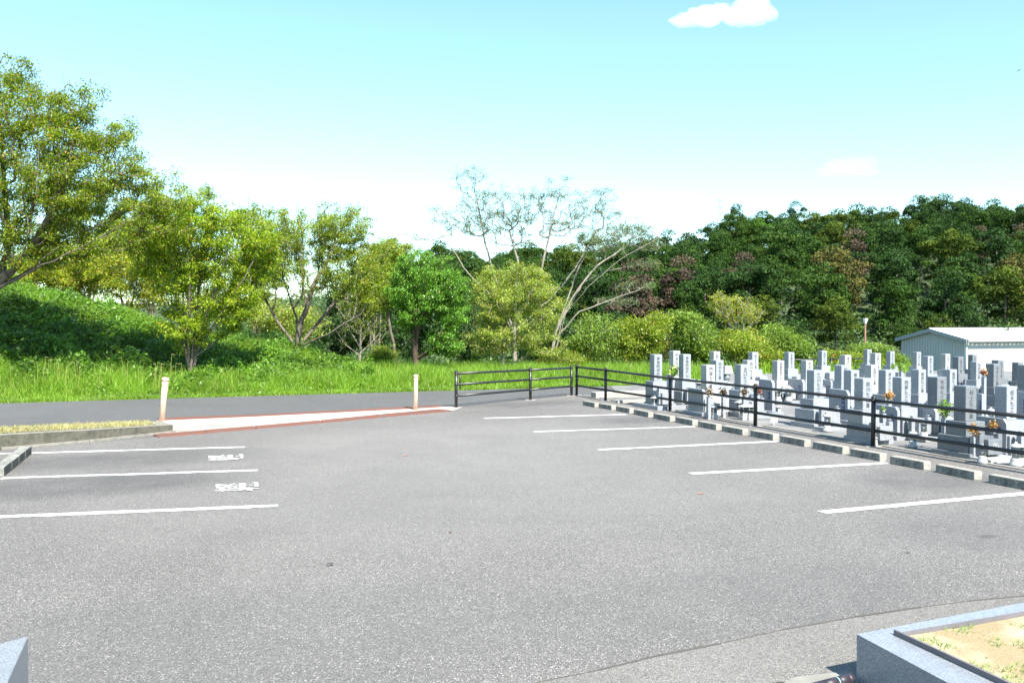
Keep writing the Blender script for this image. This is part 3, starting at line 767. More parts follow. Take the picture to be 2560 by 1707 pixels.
# name, xl, split, xr, top, material, text, extras
GR = [
 ('a',1624.3,1635.9,1655.9,886,'granite','南無阿弥陀仏'),('b',1672.9,1683.6,1701,877,'granite_warm','杉本家之墓'),('c',1697.5,1708.6,1728.4,885.5,'granite','南無阿弥陀仏'),
 ('d',1773.4,1784.6,1800.7,878.4,'granite_warm','北野家之墓'),('e',1777,1790.4,1808.8,900.4,'granite','田中家之墓'),('f',1751.6,1766.3,1788.2,912.3,'granite_warm','門脇家之墓'),
 ('g',1836.3,1852,1875,911.4,'granite','谷口家之墓'),('h',1855.5,1869,1888,900.7,'granite_warm','西川家之墓'),('i',1869,1881,1896.3,880.2,'granite','山下家之墓'),
 ('j',1929.3,1943.7,1960.3,901.2,'granite_warm','南無阿弥陀仏'),('k',1959.6,1971.6,1986.4,880.2,'granite','南無阿弥陀仏'),('l',2001,2015.4,2032.7,900.7,'granite_warm','桜井家之墓'),
 ('m',2015.7,2035.4,2057.3,925.4,'granite','荒川家之墓'),('n',2044,2055,2067.7,876.6,'granite','吉田家之墓'),('o',2098.8,2112.7,2128.8,887.7,'granite_warm','高木家之墓'),
 ('p',2085.9,2103.8,2125,913.2,'granite','橋本家之墓'),('q',2108.2,2127.9,2148,925.4,'granite','徳永家之墓'),('r',2133.6,2157.9,2180.5,945.7,'granite','前川家之墓'),
 ('s',2159.1,2168.6,2180.2,873.6,'granite','中井家之墓'),('t',2174.6,2188.6,2202,882.9,'granite_warm','奥野家之墓'),('u',2161.4,2178.2,2194.8,912.3,'granite_warm','安田家之墓'),
 ('v',2194.8,2214.5,2233.6,924.8,'granite','福井家之墓'),('w',2215.4,2226,2237.7,878.4,'granite','古川家之墓'),('x',2229.6,2254.2,2277,943.3,'granite','西野家之墓'),
 ('y',2280.7,2292,2303.4,880,'granite','竹内家之墓'),('z',2305.4,2319.9,2334,890.4,'granite','藤井家之墓'),('A',2277.5,2296.9,2315.5,924,'granite','岸田家之墓'),
 ('B',2352.1,2364.2,2376.8,884.8,'granite_warm','先祖代々之墓'),('C',2381.7,2396.2,2410,891.6,'granite_dark','大西家之墓'),('D',2316.3,2343.6,2365.5,942.5,'granite_dark','奥村家之墓'),
 ('E',2355.8,2375.1,2393.3,923.6,'granite','植田家之墓'),('Fg',2382.4,2414.9,2440.6,965.2,'granite_dark','村上家之墓'),('Gg',2419.7,2431.8,2443,886.7,'granite_dark','今井家之墓'),
 ('H',2428.2,2441,2456.8,904.2,'granite','森本家之墓'),('I',2464,2484.7,2502.8,909.5,'granite_dark','辻本家之墓'),('J',2478.6,2495.6,2510.6,900.5,'granite_dark','前川家之墓'),
 ('K',2485.9,2517.4,2542.3,966,'granite','松木家之墓'),('L',2531.4,2546,2561,905.9,'granite_dark','平野家之墓'),('Mm',2546.4,2568,2588,913,'granite_dark','阪本家之墓'),
 ('N',2575,2592,2608,893,'granite','小林家之墓'),('O',2560,2592,2618,964,'granite','岡田家之墓')]
def project(p):
    X, Y, Z = p[0], p[1], p[2] - H
    d = Y * cp - Z * sp; u_ = Y * sp + Z * cp
    return 1280 + F * X / d, 853.5 - F * u_ / d
def solve_col(xl, xs, xr, top, fix=None):
    # distance from the apparent width (0.235 m stone) blended with the row height
    az = (xs - 1280) / F
    def width_px(w, D):
        c = Vector((az * D, D, 0)); l_ = c + V * w; r_ = c + U * w
        return project((r_.x, r_.y, 1))[0] - project((l_.x, l_.y, 1))[0]
    obs = xr - xl
    lo, hi = 5.0, 60.0
    for _ in range(40):
        mid = (lo + hi) / 2
        if width_px(0.24, mid) > obs: lo = mid
        else: hi = mid
    Dw = lo
    Dt = (H - 1.07) * F / (top - 812 + 1e-6)
    D = fix or 0.3 * Dw + 0.7 * Dt
    lo, hi = 0.1, 0.5
    for _ in range(40):
        mid = (lo + hi) / 2
        if width_px(mid, D) < obs: lo = mid
        else: hi = mid
    return D, lo, P(xs, top, D)
graves = []
DFIX = {'a': 20.2, 'c': 20.4, 'b': 22.9, 'm': 16.3, 'r': 14.1, 'f': 18.5, 'g': 18.5}
for g in GR:
    D, w, tp = solve_col(*g[1:5], DFIX.get(g[0]))
    graves.append([g, D, w, tp])
# rows for the labels
def rowname(D): return 'front row' if D < 14.6 else 'second row' if D < 17.2 else 'third row' if D < 20.3 else 'fourth row' if D < 25 else 'back row'
rows = {}
for gi, g in enumerate(graves): rows.setdefault(rowname(g[1]), []).append(gi)
look = {'granite': 'grey granite', 'granite_warm': 'pale grey granite', 'granite_dark': 'dark grey granite'}
def bxobj(name, x0, x1, y0, y1, z0, z1, mat, parent, bev=0.006):
    bm = bmesh.new(); box(bm, x0, x1, y0, y1, z0, z1, bev); return bmobj(name, bm, mat, parent)
GPOS = {}
for gi, (g, D, w, tp) in enumerate(graves):
    rn = rowname(D); idx = sorted(rows[rn], key=lambda k: graves[k][3].x).index(gi)
    c = Vector((tp.x, tp.y, 0)) + U * (w / 2) + V * (w / 2)
    ht = tp.z
    mat = M[g[5]]
    lab = '%s family gravestone, %s from left in the graveyard\'s %s' % (look[g[5]], ords[idx], rn)
    if g[0] == 'a': lab = 'leftmost grey gravestone, beside the fence corner with one small lantern'
    r_ = empty('gravestone', (c.x, c.y, 0), TH, lab, 'gravestone', 'family gravestones in the graveyard')
    GPOS[g[0]] = (c, w, ht)
    rr = random.Random(gi * 7 + 1)
    zc = ht * rr.uniform(0.49, 0.53); zu = ht * rr.uniform(0.30, 0.33); zl = ht * 0.085
    near = D < 19
    hw = w / 2
    bm = bmesh.new(); box(bm, -hw, hw, -hw, hw, zc, ht, 0.014); col = bmobj('column', bm, mat, r_)
    inscription('inscription', g[6], 0.0, -hw - 0.003, ht - 0.05, zc + 0.03, w * 0.6, M['ink'], col)
    u1 = hw * 1.72; bxobj('upper_base', -u1, u1, -u1, u1 * 0.95, zu, zc, mat, r_)
    fn = Vector((-fdir.y, fdir.x, 0)); fn = fn if fn.dot(U) > 0 else -fn
    clr = ((c - postsR[4]).dot(fn) - 0.16) / fn.dot(U) - 0.42 * abs(V.dot(fn)) 
    l1 = hw * 2.45; p1 = hw * 3.0; lx = min(l1, max(clr, hw * 1.3)); px1 = min(p1, max(clr, hw * 1.3) + 0.01)
    bxobj('lower_base', -lx, l1, -l1 - 0.03, l1 * 0.95, zl, zu, mat, r_)
    bxobj('plinth', -px1, p1, -p1 * 1.15, p1 * 0.95, 0.0, zl, mat, r_)
    # incense box with crest and two flower vases in front
    bw = w * 0.62
    y1 = -l1 - 0.05
    ib = bxobj('incense_box', -bw, bw, y1 - 0.20, y1, zl, zl + ht * 0.21, mat, r_, 0.008)
    bm = bmesh.new()
    nseg = 20; rad = w * 0.26; zc_ = zl + ht * 0.105
    for k in range(nseg):
        a0 = 2 * math.pi * k / nseg; a1 = 2 * math.pi * (k + 1) / nseg
        vs = [bm.verts.new((rad * f_ * math.cos(t_), y1 - 0.203, zc_ + rad * f_ * math.sin(t_))) for f_, t_ in ((0.8, a0), (1, a0), (1, a1), (0.8, a1))]
        bm.faces.new(vs)
    for k in range(3):
        a0 = math.pi / 2 + 2 * math.pi * k / 3; cx_, cz_ = rad * 0.36 * math.cos(a0), rad * 0.36 * math.sin(a0)
        bm.faces.new([bm.verts.new((cx_ + rad * .26 * math.cos(t_ * math.pi / 4), y1 - 0.203, zc_ + cz_ + rad * .26 * math.sin(t_ * math.pi / 4))) for t_ in range(8)])
    bmobj('crest', bm, M['granite_warm'] if g[5] != 'granite_warm' else M['inkpale'], ib)
    if D < 26:
        for s in (-1, 1):
            x_ = s * (bw + 0.045)
            bm = bmesh.new(); box(bm, x_ - 0.04, x_ + 0.04, y1 - 0.13, y1 - 0.05, zl, zl + ht * 0.27, 0.006)
            lathe(bm, [(0.02, 0), (0.022, 0.02), (0.032, 0.03), (0.032, 0.036)], 10, (x_, y1 - 0.09, zl + ht * 0.27))
            bmobj('flower_vase', bm, mat, r_)
    if D < 30 and px1 >= p1 * .999:
        bxobj('paving_slab', -px1 * 0.98, p1 * 0.98, -p1 * 1.15 - 0.34, -p1 * 1.15 - 0.003, 0.0, 0.055, M['granite_warm'] if gi % 3 else M['granite'], r_)
    # low kerb round the plot
    if gi % 2 == 0 and g[0] not in ('e', 'h', 'J', 'C', 't') and rn != 'front row' and g[0] not in 'mrxf':
        q1 = p1 + 0.1; f1 = p1 * 1.15 + 0.42
        bm = bmesh.new()
        box(bm, -q1, q1, -f1, -f1 + 0.09, 0, 0.10, 0.005); box(bm, -q1, -q1 + 0.09, -f1 + 0.092, q1 * .8, 0, 0.098, 0.005); box(bm, q1 - 0.09, q1, -f1 + 0.092, q1 * .8, 0, 0.098, 0.005)
        bmobj('plot_kerb', bm, M['granite'] if g[5] != 'granite_dark' else mat, r_)
        bm = bmesh.new(); box(bm, -q1 + 0.092, q1 - 0.092, -f1 + 0.092, -p1 * 1.15, 0.0, 0.06)
        bmobj('gravel_bed', bm, M['whitegravel'], r_)
# epitaph slabs: thin stones seen from their broad side
SL = [(1720,1758,1764,974,1040),(1896.6,1930.5,1937.7,951,1036),(1969,2007,2013.6,949.5,1008),(2057,2077,2082,950.7,1006),(2071.6,2119,2126,976,1060),(2181,2210,2217,988,1050),
      (2189.5,2243,2251,1018,1100),(2276,2295.7,2300.5,988,1040),(2276,2338,2347.8,1019,1097),(2366,2377,2381.7,986,1040),(2441,2454.4,2459,984.6,1052),(2438.6,2515,2522,1048,1143),(2541,2566,2572,980,1060)]
names = ['脇', '谷口家', '奥野家', '吉田家', '小泉家', '橋本家', '石川家', '福井家', '西山家', '飯田家', '村上家', '今井家', '平野家']
gl = sorted(((v_[0], k) for k, v_ in GPOS.items()), key=lambda t: t[0].x)
for i, (xl, xs, xr, tp_, bt) in enumerate(SL):
    A = G(xs, bt, 0.0); D = A.y
    ztop = P(xs, tp_, D).z
    dv = F * (0.363 + 0.932 * A.x / A.y) / A.y
    w = (xs - xl) / dv * 1.03; t_ = max(0.05, (xr - xs) / (F / D) * 1.1)
    lab = 'thin upright epitaph slab with navy name plate, %s from left among the gravestones' % ords[i]
    r_ = empty('epitaph_slab', A, TH, lab, 'stone slab', 'epitaph slabs beside the gravestones')
    bm = bmesh.new(); ch = min(0.07, w * 0.14)
    prof = [(0, 0.07), (0, ztop - ch), (ch * 0.8, ztop), (w, ztop + 0.005), (w, 0.07)]
    a_ = [bm.verts.new((0, y_, z_)) for y_, z_ in prof]; b_ = [bm.verts.new((t_, y_, z_)) for y_, z_ in prof]
    fs = [bm.faces.new(a_), bm.faces.new(list(reversed(b_)))]
    for k in range(5): fs.append(bm.faces.new((a_[k], b_[k], b_[(k+1) % 5], a_[(k+1) % 5])))
    bmesh.ops.recalc_face_normals(bm, faces=fs)
    sl = bmobj('slab', bm, M['granite'], r_)
    bxobj('foot_stone', -0.07, t_ + 0.07, -0.06, w + 0.06, 0, 0.07, M['granite'], r_)
    if i > 0:
        ph = (ztop - 0.07)
        y0 = w * 0.16; y1 = y0 + w * 0.16; z0, z1 = 0.07 + ph * 0.28, 0.07 + ph * 0.72
        bm = bmesh.new(); box(bm, -0.006, -0.001, y0, y1, z0, z1)
        pl = bmobj('name_plate', bm, M['plate'], sl)
        inscription('plate_lettering', names[i], -0.008, (y0 + y1) / 2, z1 - 0.01, z0 + 0.01, (y1 - y0) * 0.7, M['platetxt'], pl, 'side')
        # rows of small engraved writing
        V_, F_ = [], []
        rr = random.Random(i)
        for cidx in range(3):
            yy = y1 + w * (0.1 + 0.13 * cidx); n = rr.randint(6, 11); zt = 0.07 + ph * rr.uniform(0.72, 0.85)
            for k in range(n):
                zz_ = zt - k * ph * 0.06
                for s_ in range(3):
                    a0 = rr.uniform(-.6, .6); cy, cz = yy + rr.uniform(-.008, .008), zz_ + rr.uniform(-.008, .008)
                    dx, dz = math.cos(a0) * 0.011, math.sin(a0) * 0.011
                    b = len(V_); V_ += [(-0.002, cy - dx, cz - dz - .0025), (-0.002, cy + dx, cz + dz - .0025), (-0.002, cy + dx, cz + dz + .0025), (-0.002, cy - dx, cz - dz + .0025)]; F_.append((b, b+1, b+2, b+3))
        me = bpy.data.meshes.new('engraved_text'); me.from_pydata(V_, [], F_); meshobj('engraved_text', me, M['inkpale'], sl)
# lanterns
LN = [(2282,1074,1120,'round'),(2455.6,1110,1160,'round'),(2539,1104,1167,'round'),(2557,1105,1166,'round'),(1949,979,1008,'square'),(1965,979,1008,'square'),(2068,1031,1080,'round'),(1637,988,1022,'square'),
      (1784,1010,1048,'square'),(1859,1008,1050,'square'),(1874,1008,1050,'square'),(1945.7,1013,1038,'square'),(2477,1018,1060,'round'),(2188,1090,1116,'round')]
def lantern(px, top, bot, kind, label, at=None, ht_=None):
    if at is None: A = G(px, bot, 0.0); h = P(px, top, A.y).z
    else: A = at; h = ht_
    r_ = empty('grave_lantern', A, TH, label, 'lantern', 'small stone lanterns in front of the graves')
    s = h * 0.24
    if kind == 'round':
        bm = bmesh.new(); lathe(bm, [(s, 0), (s, .05), (s * .8, .06), (s * .8, .1), (s * 0.62, .12)], 16); bmobj('base', bm, M['granite_warm'], r_)
        bm = bmesh.new(); lathe(bm, [(s * .55, .12), (s * .62, h * .8)], 16); bd = bmobj('body', bm, M['granite'], r_)
        bm = bmesh.new(); lathe(bm, [(s * 1.05, h * .8), (s * 1.0, h * .83), (s * .55, h * .91), (s * .25, h * .93), (s * .2, h)], 16); bmobj('roof', bm, M['granite_warm'], r_)
        bm = bmesh.new(); box(bm, -s * .25, s * .25, -s * .66, -s * .5, h * .4, h * .72); bmobj('window', bm, M['glassd'], bd)
        bm = bmesh.new(); box(bm, s * .5, s * .66, -s * .25, s * .25, h * .4, h * .72); bmobj('window', bm, M['glassd'], bd)
    else:
        s *= 0.95
        bm = bmesh.new(); box(bm, -s, s, -s, s, 0, .08, .006); box(bm, -s * .8, s * .8, -s * .8, s * .8, .08, .14, .006); bmobj('base', bm, M['granite_warm'], r_)
        bm = bmesh.new()
        for sx in (-1, 1):
            for sy in (-1, 1): box(bm, sx * s * .62 - s * .1, sx * s * .62 + s * .1, sy * s * .62 - s * .1, sy * s * .62 + s * .1, .14, h * .8)
        bd = bmobj('body', bm, M['granite'], r_)
        bm = bmesh.new(); box(bm, -s * .55, s * .55, -s * .55, s * .55, .142, h * .798); bmobj('window', bm, M['glassd'], bd)
        bm = bmesh.new()
        vb = [bm.verts.new((x_ * s * 1.15, y_ * s * 1.15, h * .8)) for x_, y_ in ((-1,-1),(1,-1),(1,1),(-1,1))]; vt = [bm.verts.new((x_ * s * .4, y_ * s * .4, h * .93)) for x_, y_ in ((-1,-1),(1,-1),(1,1),(-1,1))]
        fs = [bm.faces.new(vb[::-1]), bm.faces.new(vt)] + [bm.faces.new((vb[k], vb[(k+1)%4], vt[(k+1)%4], vt[k])) for k in range(4)]
        box(bm, -s * .15, s * .15, -s * .15, s * .15, h * .925, h)
        bmobj('roof', bm, M['granite_warm'], r_)
order = sorted(range(len(LN)), key=lambda k: LN[k][0])
for k, (px, t_, b_, kd) in enumerate(LN):
    lantern(px, t_, b_, kd, '%s grey stone grave lantern with roof and dark opening, %s from left' % ('small ' + kd, ords[order.index(k)]))
ln_rr = random.Random(4)
for rn, lst in rows.items():
    srt = sorted(lst, key=lambda k: graves[k][3].x)
    for idx, gi in enumerate(srt):
        g, D, w, tp = graves[gi]
        if ln_rr.random() < (0.35 if rn == 'front row' else 0.7) and D < 27 and g[0] not in ('a', 'r', 'm', 'Fg', 'K'):
            c, w, ht = GPOS[g[0]]
            for s_ in ((-1, 1) if ln_rr.random() < .45 else (ln_rr.choice((-1, 1)),)):
                hh_ = ht * ln_rr.uniform(.30, .40)
                q_ = c - V * (w * 1.9 + 0.33) + U * (s_ * w * 1.25); q_.z = 0.05
                lantern(0, 0, 0, ln_rr.choice(('round', 'square')), 'small lantern at the %s front of the %s gravestone from left, %s' % ('left' if s_ < 0 else 'right', ords[idx], rn), q_, hh_)
# a larger lantern with a tapering white roof
A = G(1815, 990, 0); h = P(1815, 914, A.y).z
r_ = empty('stone_lantern', A, TH, 'large pale stone lantern with tall tapering roof behind the second gravestones', 'lantern')
s = 0.14
bm = bmesh.new(); box(bm, -s, s, -s, s, 0, h * .45, .01); bmobj('base', bm, M['granite_warm'], r_)
bm = bmesh.new(); lathe(bm, [(s * .3, h * .45), (s * .75, h * .55), (s * .8, h * .72)], 12); lathe(bm, [(s * .3, h * .72), (s * .3, h * .74)], 12); bmobj('fire_box', bm, M['granite_dark'], r_)
bm = bmesh.new()
vb = [bm.verts.new((x_ * s * 1.0, y_ * s * 1.0, h * .74)) for x_, y_ in ((-1,-1),(1,-1),(1,1),(-1,1))]; vt = [bm.verts.new((x_ * s * .72, y_ * s * .72, h)) for x_, y_ in ((-1,-1),(1,-1),(1,1),(-1,1))]
[bm.faces.new(vb[::-1]), bm.faces.new(vt)] + [bm.faces.new((vb[k], vb[(k+1)%4], vt[(k+1)%4], vt[k])) for k in range(4)]
bmobj('roof', bm, M['granite_warm'], r_)
# flowers
fm = {}
def flowermat(name, stops): return leafmat(name, stops, 0.2, 0.5, 0.9, 3)
fm['green'] = flowermat('bouquet_green', [(0, (0.05, 0.13, 0.015)), (0.6, (0.16, 0.30, 0.03)), (1, (0.45, 0.5, 0.12))])
fm['brown'] = flowermat('bouquet_withered', [(0, (0.02, 0.03, 0.008)), (0.5, (0.07, 0.045, 0.02)), (0.8, (0.2, 0.09, 0.03)), (1, (0.6, 0.5, 0.35))])
fm['orange'] = flowermat('bouquet_orange', [(0, (0.12, 0.07, 0.02)), (0.5, (0.42, 0.2, 0.04)), (1, (0.65, 0.36, 0.1))])
fm['red'] = flowermat('bouquet_red', [(0, (0.04, 0.09, 0.02)), (0.5, (0.4, 0.03, 0.06)), (0.8, (0.6, 0.4, 0.05)), (1, (0.7, 0.55, 0.6))])
FL = [(1683,917,943,'green',20.6,'yellow green leafy'),(1772,970,990,'brown',17.6,'withered dark brown'),(1809,970,990,'brown',17.8,'small dull brown'),(1860,971,990,'brown',17.6,'dark green and brown'),(1895,963,986,'red',18.3,'red and yellow'),
      (2222,980,1003,'orange',14.8,'withered orange'),(2232.7,910,924,'green',21,'dark leafy'),(2253,908,926,'green',21,'taller dark leafy'),(2361,1004,1042,'green',13.3,'large bright green leafy'),(2434,1060,1087,'orange',12.35,'withered ochre'),
      (2483,1054,1075,'orange',12.7,'round dry orange'),(2460,922,940,'red',18.5,'small red and pink'),(2208,1018,1030,'green',14.3,'tiny green')]
for k, (px, t_, b_, col, D, desc) in enumerate(FL):
    tpp = P(px, t_, D); bp = P(px, b_, D); hgt = max(tpp.z - bp.z, 0.06)
    r_ = empty('flower_bouquet', (bp.x, bp.y, 0), TH, '%s bouquet in a stone vase among the gravestones' % desc, 'flowers', 'bouquets on the graves')
    bm = bmesh.new(); zb = max(bp.z, 0.1)
    box(bm, -0.035, 0.035, -0.035, 0.035, 0, zb - 0.02, 0.004); lathe(bm, [(0.018, -0.02), (0.028, 0.03)], 10, (0, 0, zb))
    bmobj('vase', bm, M['granite'], r_)
    bm = bmesh.new()
    r2 = random.Random(k)
    for s_ in range(6): tube(bm, (0, 0, zb), (r2.uniform(-.3, .3) * hgt, r2.uniform(-.3, .3) * hgt, zb + hgt * r2.uniform(.5, .9)), 0.003, seg=5)
    bmobj('stems', bm, M['barkdark'], r_)
    n = 150; rg = np.random.RandomState(k + 5)
    c_ = rg.randn(n, 3) * np.array([0.22, 0.22, 0.24]) * hgt + np.array([0, 0, zb + hgt * 0.55])
    d1 = rg.randn(n, 3); d1 /= np.linalg.norm(d1, axis=1)[:, None]; d2 = np.cross(d1, rg.randn(n, 3)); d2 /= np.linalg.norm(d2, axis=1)[:, None]
    s_ = rg.uniform(0.1, 0.22, n)[:, None] * hgt
    co = np.stack([c_ - d1 * s_, c_ + d2 * s_ * .45, c_ + d1 * s_, c_ - d2 * s_ * .45], 1)
    meshobj('blossoms', quads_mesh('blossoms', co, 4, rg.uniform(0, 1, n)), fm[col], r_)
# small white notice board on a stake
A = G(1935, 1063, 0)
r_ = empty('notice_board', A, TH, 'small blank white notice board on a stake behind the fence', 'sign')
bm = bmesh.new(); box(bm, -0.006, 0.006, 0, 0.012, 0, 0.09); bmobj('stake', bm, M['white'], r_)
bm = bmesh.new(); box(bm, -0.075, 0.075, -0.006, -0.001, 0.06, 0.135); bmobj('board', bm, M['white'], r_)

# ------------------------------------------------------------------ shed
Ds = 60.0
c0 = P(2416.8, 850.2, Ds); zE = c0.z
lo, hi = 2.0, 12.0
for _ in range(40):
    mid = (lo + hi) / 2; q_ = c0 + V * mid
    if project(q_)[0] > 2237.5: lo = mid
    else: hi = mid
Wd = lo; Ln = 24.0
zR = P(2324.7, 823, (c0 + V * Wd / 2).y).z
org = Vector((c0.x, c0.y, -2.3)); r_ = empty('storage_shed', org, TH, 'grey corrugated steel shed with white low pitched roof beyond the gravestones', 'shed')
ov = 0.3; E_ = zE - org.z; Rz = zR - org.z
bm = bmesh.new()
def ribwall(p0, p1, z0, zfun, nrm, pitch=0.24, dep=0.03):
    d = Vector(p1) - Vector(p0); Lw = d.length; d.normalize(); n = int(Lw / (pitch / 4)); pr_ = None
    for i in range(n + 1):
        s_ = Lw * i / n; ph = i % 4; off = dep if ph in (1, 2) else 0
        p = Vector(p0) + d * s_ + Vector(nrm) * off
        a = bm.verts.new((p.x, p.y, z0)); b = bm.verts.new((p.x, p.y, zfun(s_)))
        if pr_: bm.faces.new((pr_[0], a, b, pr_[1]))
        pr_ = (a, b)
x0, x1, y0, y1 = ov, Ln - ov, ov, Wd - ov
zf = lambda s_: E_ + (Rz - E_) * (1 - abs((s_ + ov) - Wd / 2) / (Wd / 2)) - 0.05
ribwall((x0, y0, 0), (x1, y0, 0), 0, lambda s_: E_ - 0.02, (0, -1, 0))
ribwall((x0, y0, 0), (x0, y1, 0), 0, zf, (-1, 0, 0))
ribwall((x0, y1, 0), (x1, y1, 0), 0, lambda s_: E_ - 0.02, (0, 1, 0)); ribwall((x1, y0, 0), (x1, y1, 0), 0, zf, (1, 0, 0))
bmobj('wall', bm, M['shedwall'], r_)
bm = bmesh.new()
nr = 60
for side in (0, 1):
    ye, yr = (0, Wd / 2) if side == 0 else (Wd, Wd / 2)
    for i in range(nr):
        xa, xb = Ln * i / nr, Ln * (i + 1) / nr
        for (s0, s1, h0, h1) in ((0, .12, 0, .05), (.12, .3, .05, .05), (.3, .42, .05, 0), (.42, 1, 0, 0)):
            vs = [bm.verts.new((xa + (xb - xa) * s_, y_, z_ + hh)) for s_, y_, z_, hh in ((s0, ye, E_, h0), (s1, ye, E_, h1), (s1, yr, Rz, h1), (s0, yr, Rz, h0))]
            bm.faces.new(vs)
bmesh.ops.remove_doubles(bm, verts=bm.verts, dist=0.0005)
rf = bmobj('roof', bm, M['shedroof'], r_)
bm = bmesh.new(); tube(bm, (0, Wd / 2, Rz + .04), (Ln, Wd / 2, Rz + .04), 0.07, seg=8); bmobj('ridge_cap', bm, M['shedroof'], rf)
bm = bmesh.new()
for (ya, za, yb, zb) in ((0, E_, Wd / 2, Rz), (Wd, E_, Wd / 2, Rz)):
    vs = [(-0.03, ya, za - .2), (-0.03, yb, zb - .2), (-0.03, yb, zb + .06), (-0.03, ya, za + .06)]
    A_ = [bm.verts.new(v_) for v_ in vs]; B_ = [bm.verts.new((v_[0] + .06, v_[1], v_[2])) for v_ in vs]
    fs = [bm.faces.new(A_), bm.faces.new(B_[::-1])] + [bm.faces.new((A_[k], B_[k], B_[(k+1)%4], A_[(k+1)%4])) for k in range(4)]
    bmesh.ops.recalc_face_normals(bm, faces=fs)
bmobj('fascia', bm, M['shedtrim'], r_)
bm = bmesh.new(); box(bm, 0.02, Ln, -.14, -.005, E_ - .12, E_ - .0); bmobj('rain_gutter', bm, M['shedtrim'], r_)
bm = bmesh.new(); tube(bm, (0.12, -0.07, E_ - .12), (0.24, y0 - .09, E_ - .5), 0.045, seg=8); tube(bm, (0.24, y0 - .09, E_ - .5), (0.24, y0 - .09, 0), 0.045, seg=8); bmobj('downpipe', bm, M['white'], r_)
bm = bmesh.new(); box(bm, x0 - .05, x0 + .1, y0 - .05, y0 + .1, 0, E_ - .05); bmobj('corner_trim', bm, M['white'], r_)

# ------------------------------------------------------------------ lamp post, pylon, bird
b_ = PD(1987, 812, 52); t_ = PD(1987, 731, 52); zb = hz(b_.x, b_.y)
r_ = empty('lamp_post', (b_.x, b_.y, zb), 0.3, 'brown lamp post with white lamp box in front of the wooded hill', 'street lamp')
hh = t_.z - zb
bm = bmesh.new(); tube(bm, (0, 0, 0), (0, 0, hh - .3), 0.07, 0.05); bmobj('pole', bm, M['brown'], r_)
bm = bmesh.new(); lathe(bm, [(0.07, hh - .32), (0.15, hh - .05), (0.15, hh)], 8); bmobj('lamp_head', bm, M['white'], r_)
Dp = 620.0
b_ = PD(1655, 520, Dp); t_ = PD(1655, 453, Dp)
r_ = empty('power_pylon', (b_.x, b_.y, b_.z - 30), 0.4, 'faint grey lattice power pylon rising behind the hill crest', 'pylon')
hh = t_.z - b_.z + 30
bm = bmesh.new()
def wid(z): return 0.6 + (hh - z) * 0.055
lv = [hh * k / 12 for k in range(13)]
for k in range(12):
    for sx, sy in ((-1,-1),(1,-1),(1,1),(-1,1)):
        w0, w1 = wid(lv[k]), wid(lv[k+1])
        tube(bm, (sx * w0, sy * w0, lv[k]), (sx * w1, sy * w1, lv[k+1]), 0.14, seg=4)
        nx_, ny_ = (-sy, sx)
        tube(bm, (sx * w0, sy * w0, lv[k]), (nx_ * w1, ny_ * w1, lv[k+1]), 0.08, seg=4)
bmobj('tower', bm, M['pylon'], r_)
for z_ in (hh - 1, hh - 5.5, hh - 10):
    bm = bmesh.new(); tube(bm, (-4.5, 0, z_), (4.5, 0, z_), 0.16, seg=4)
    for s_ in (-1, 1): tube(bm, (s_ * 4.5, 0, z_), (s_ * 4.5, 0, z_ - 1.4), 0.12, seg=4); tube(bm, (s_ * 4.5, 0, z_), (0, 0, z_ + 1), 0.1, seg=4)
    bmobj('cross_arm', bm, M['pylon'], r_)
b_ = P(2547, 177, 80)
me = bpy.data.meshes.new('bird'); o = meshobj('bird', me, M['ink']); 
bm = bmesh.new()
vs = [bm.verts.new(p) for p in ((0,-.2,0),(.045,-.05,.0),(.04,.1,0),(0,.24,0),(-.04,.1,0),(-.045,-.05,0),(0,0,.05),(0,0,-.045),(.28,-.03,.07),(.5,.1,.02),(.25,.1,.05),(-.28,-.03,.07),(-.5,.1,.02),(-.25,.1,.05))]
for f in ((0,1,6),(1,2,6),(2,3,6),(3,4,6),(4,5,6),(5,0,6),(1,0,7),(2,1,7),(3,2,7),(4,3,7),(5,4,7),(0,5,7),(1,8,10,2),(8,9,10),(5,4,13,11),(11,13,12)): bm.faces.new([vs[k] for k in f])
bm.to_mesh(me); bm.free(); o.location = b_; o.scale = (.6, .6, .6); o.rotation_euler = (0.1, 0.2, 1.9)
tag(o, 'tiny dark bird flying high at the right of the sky', 'bird')

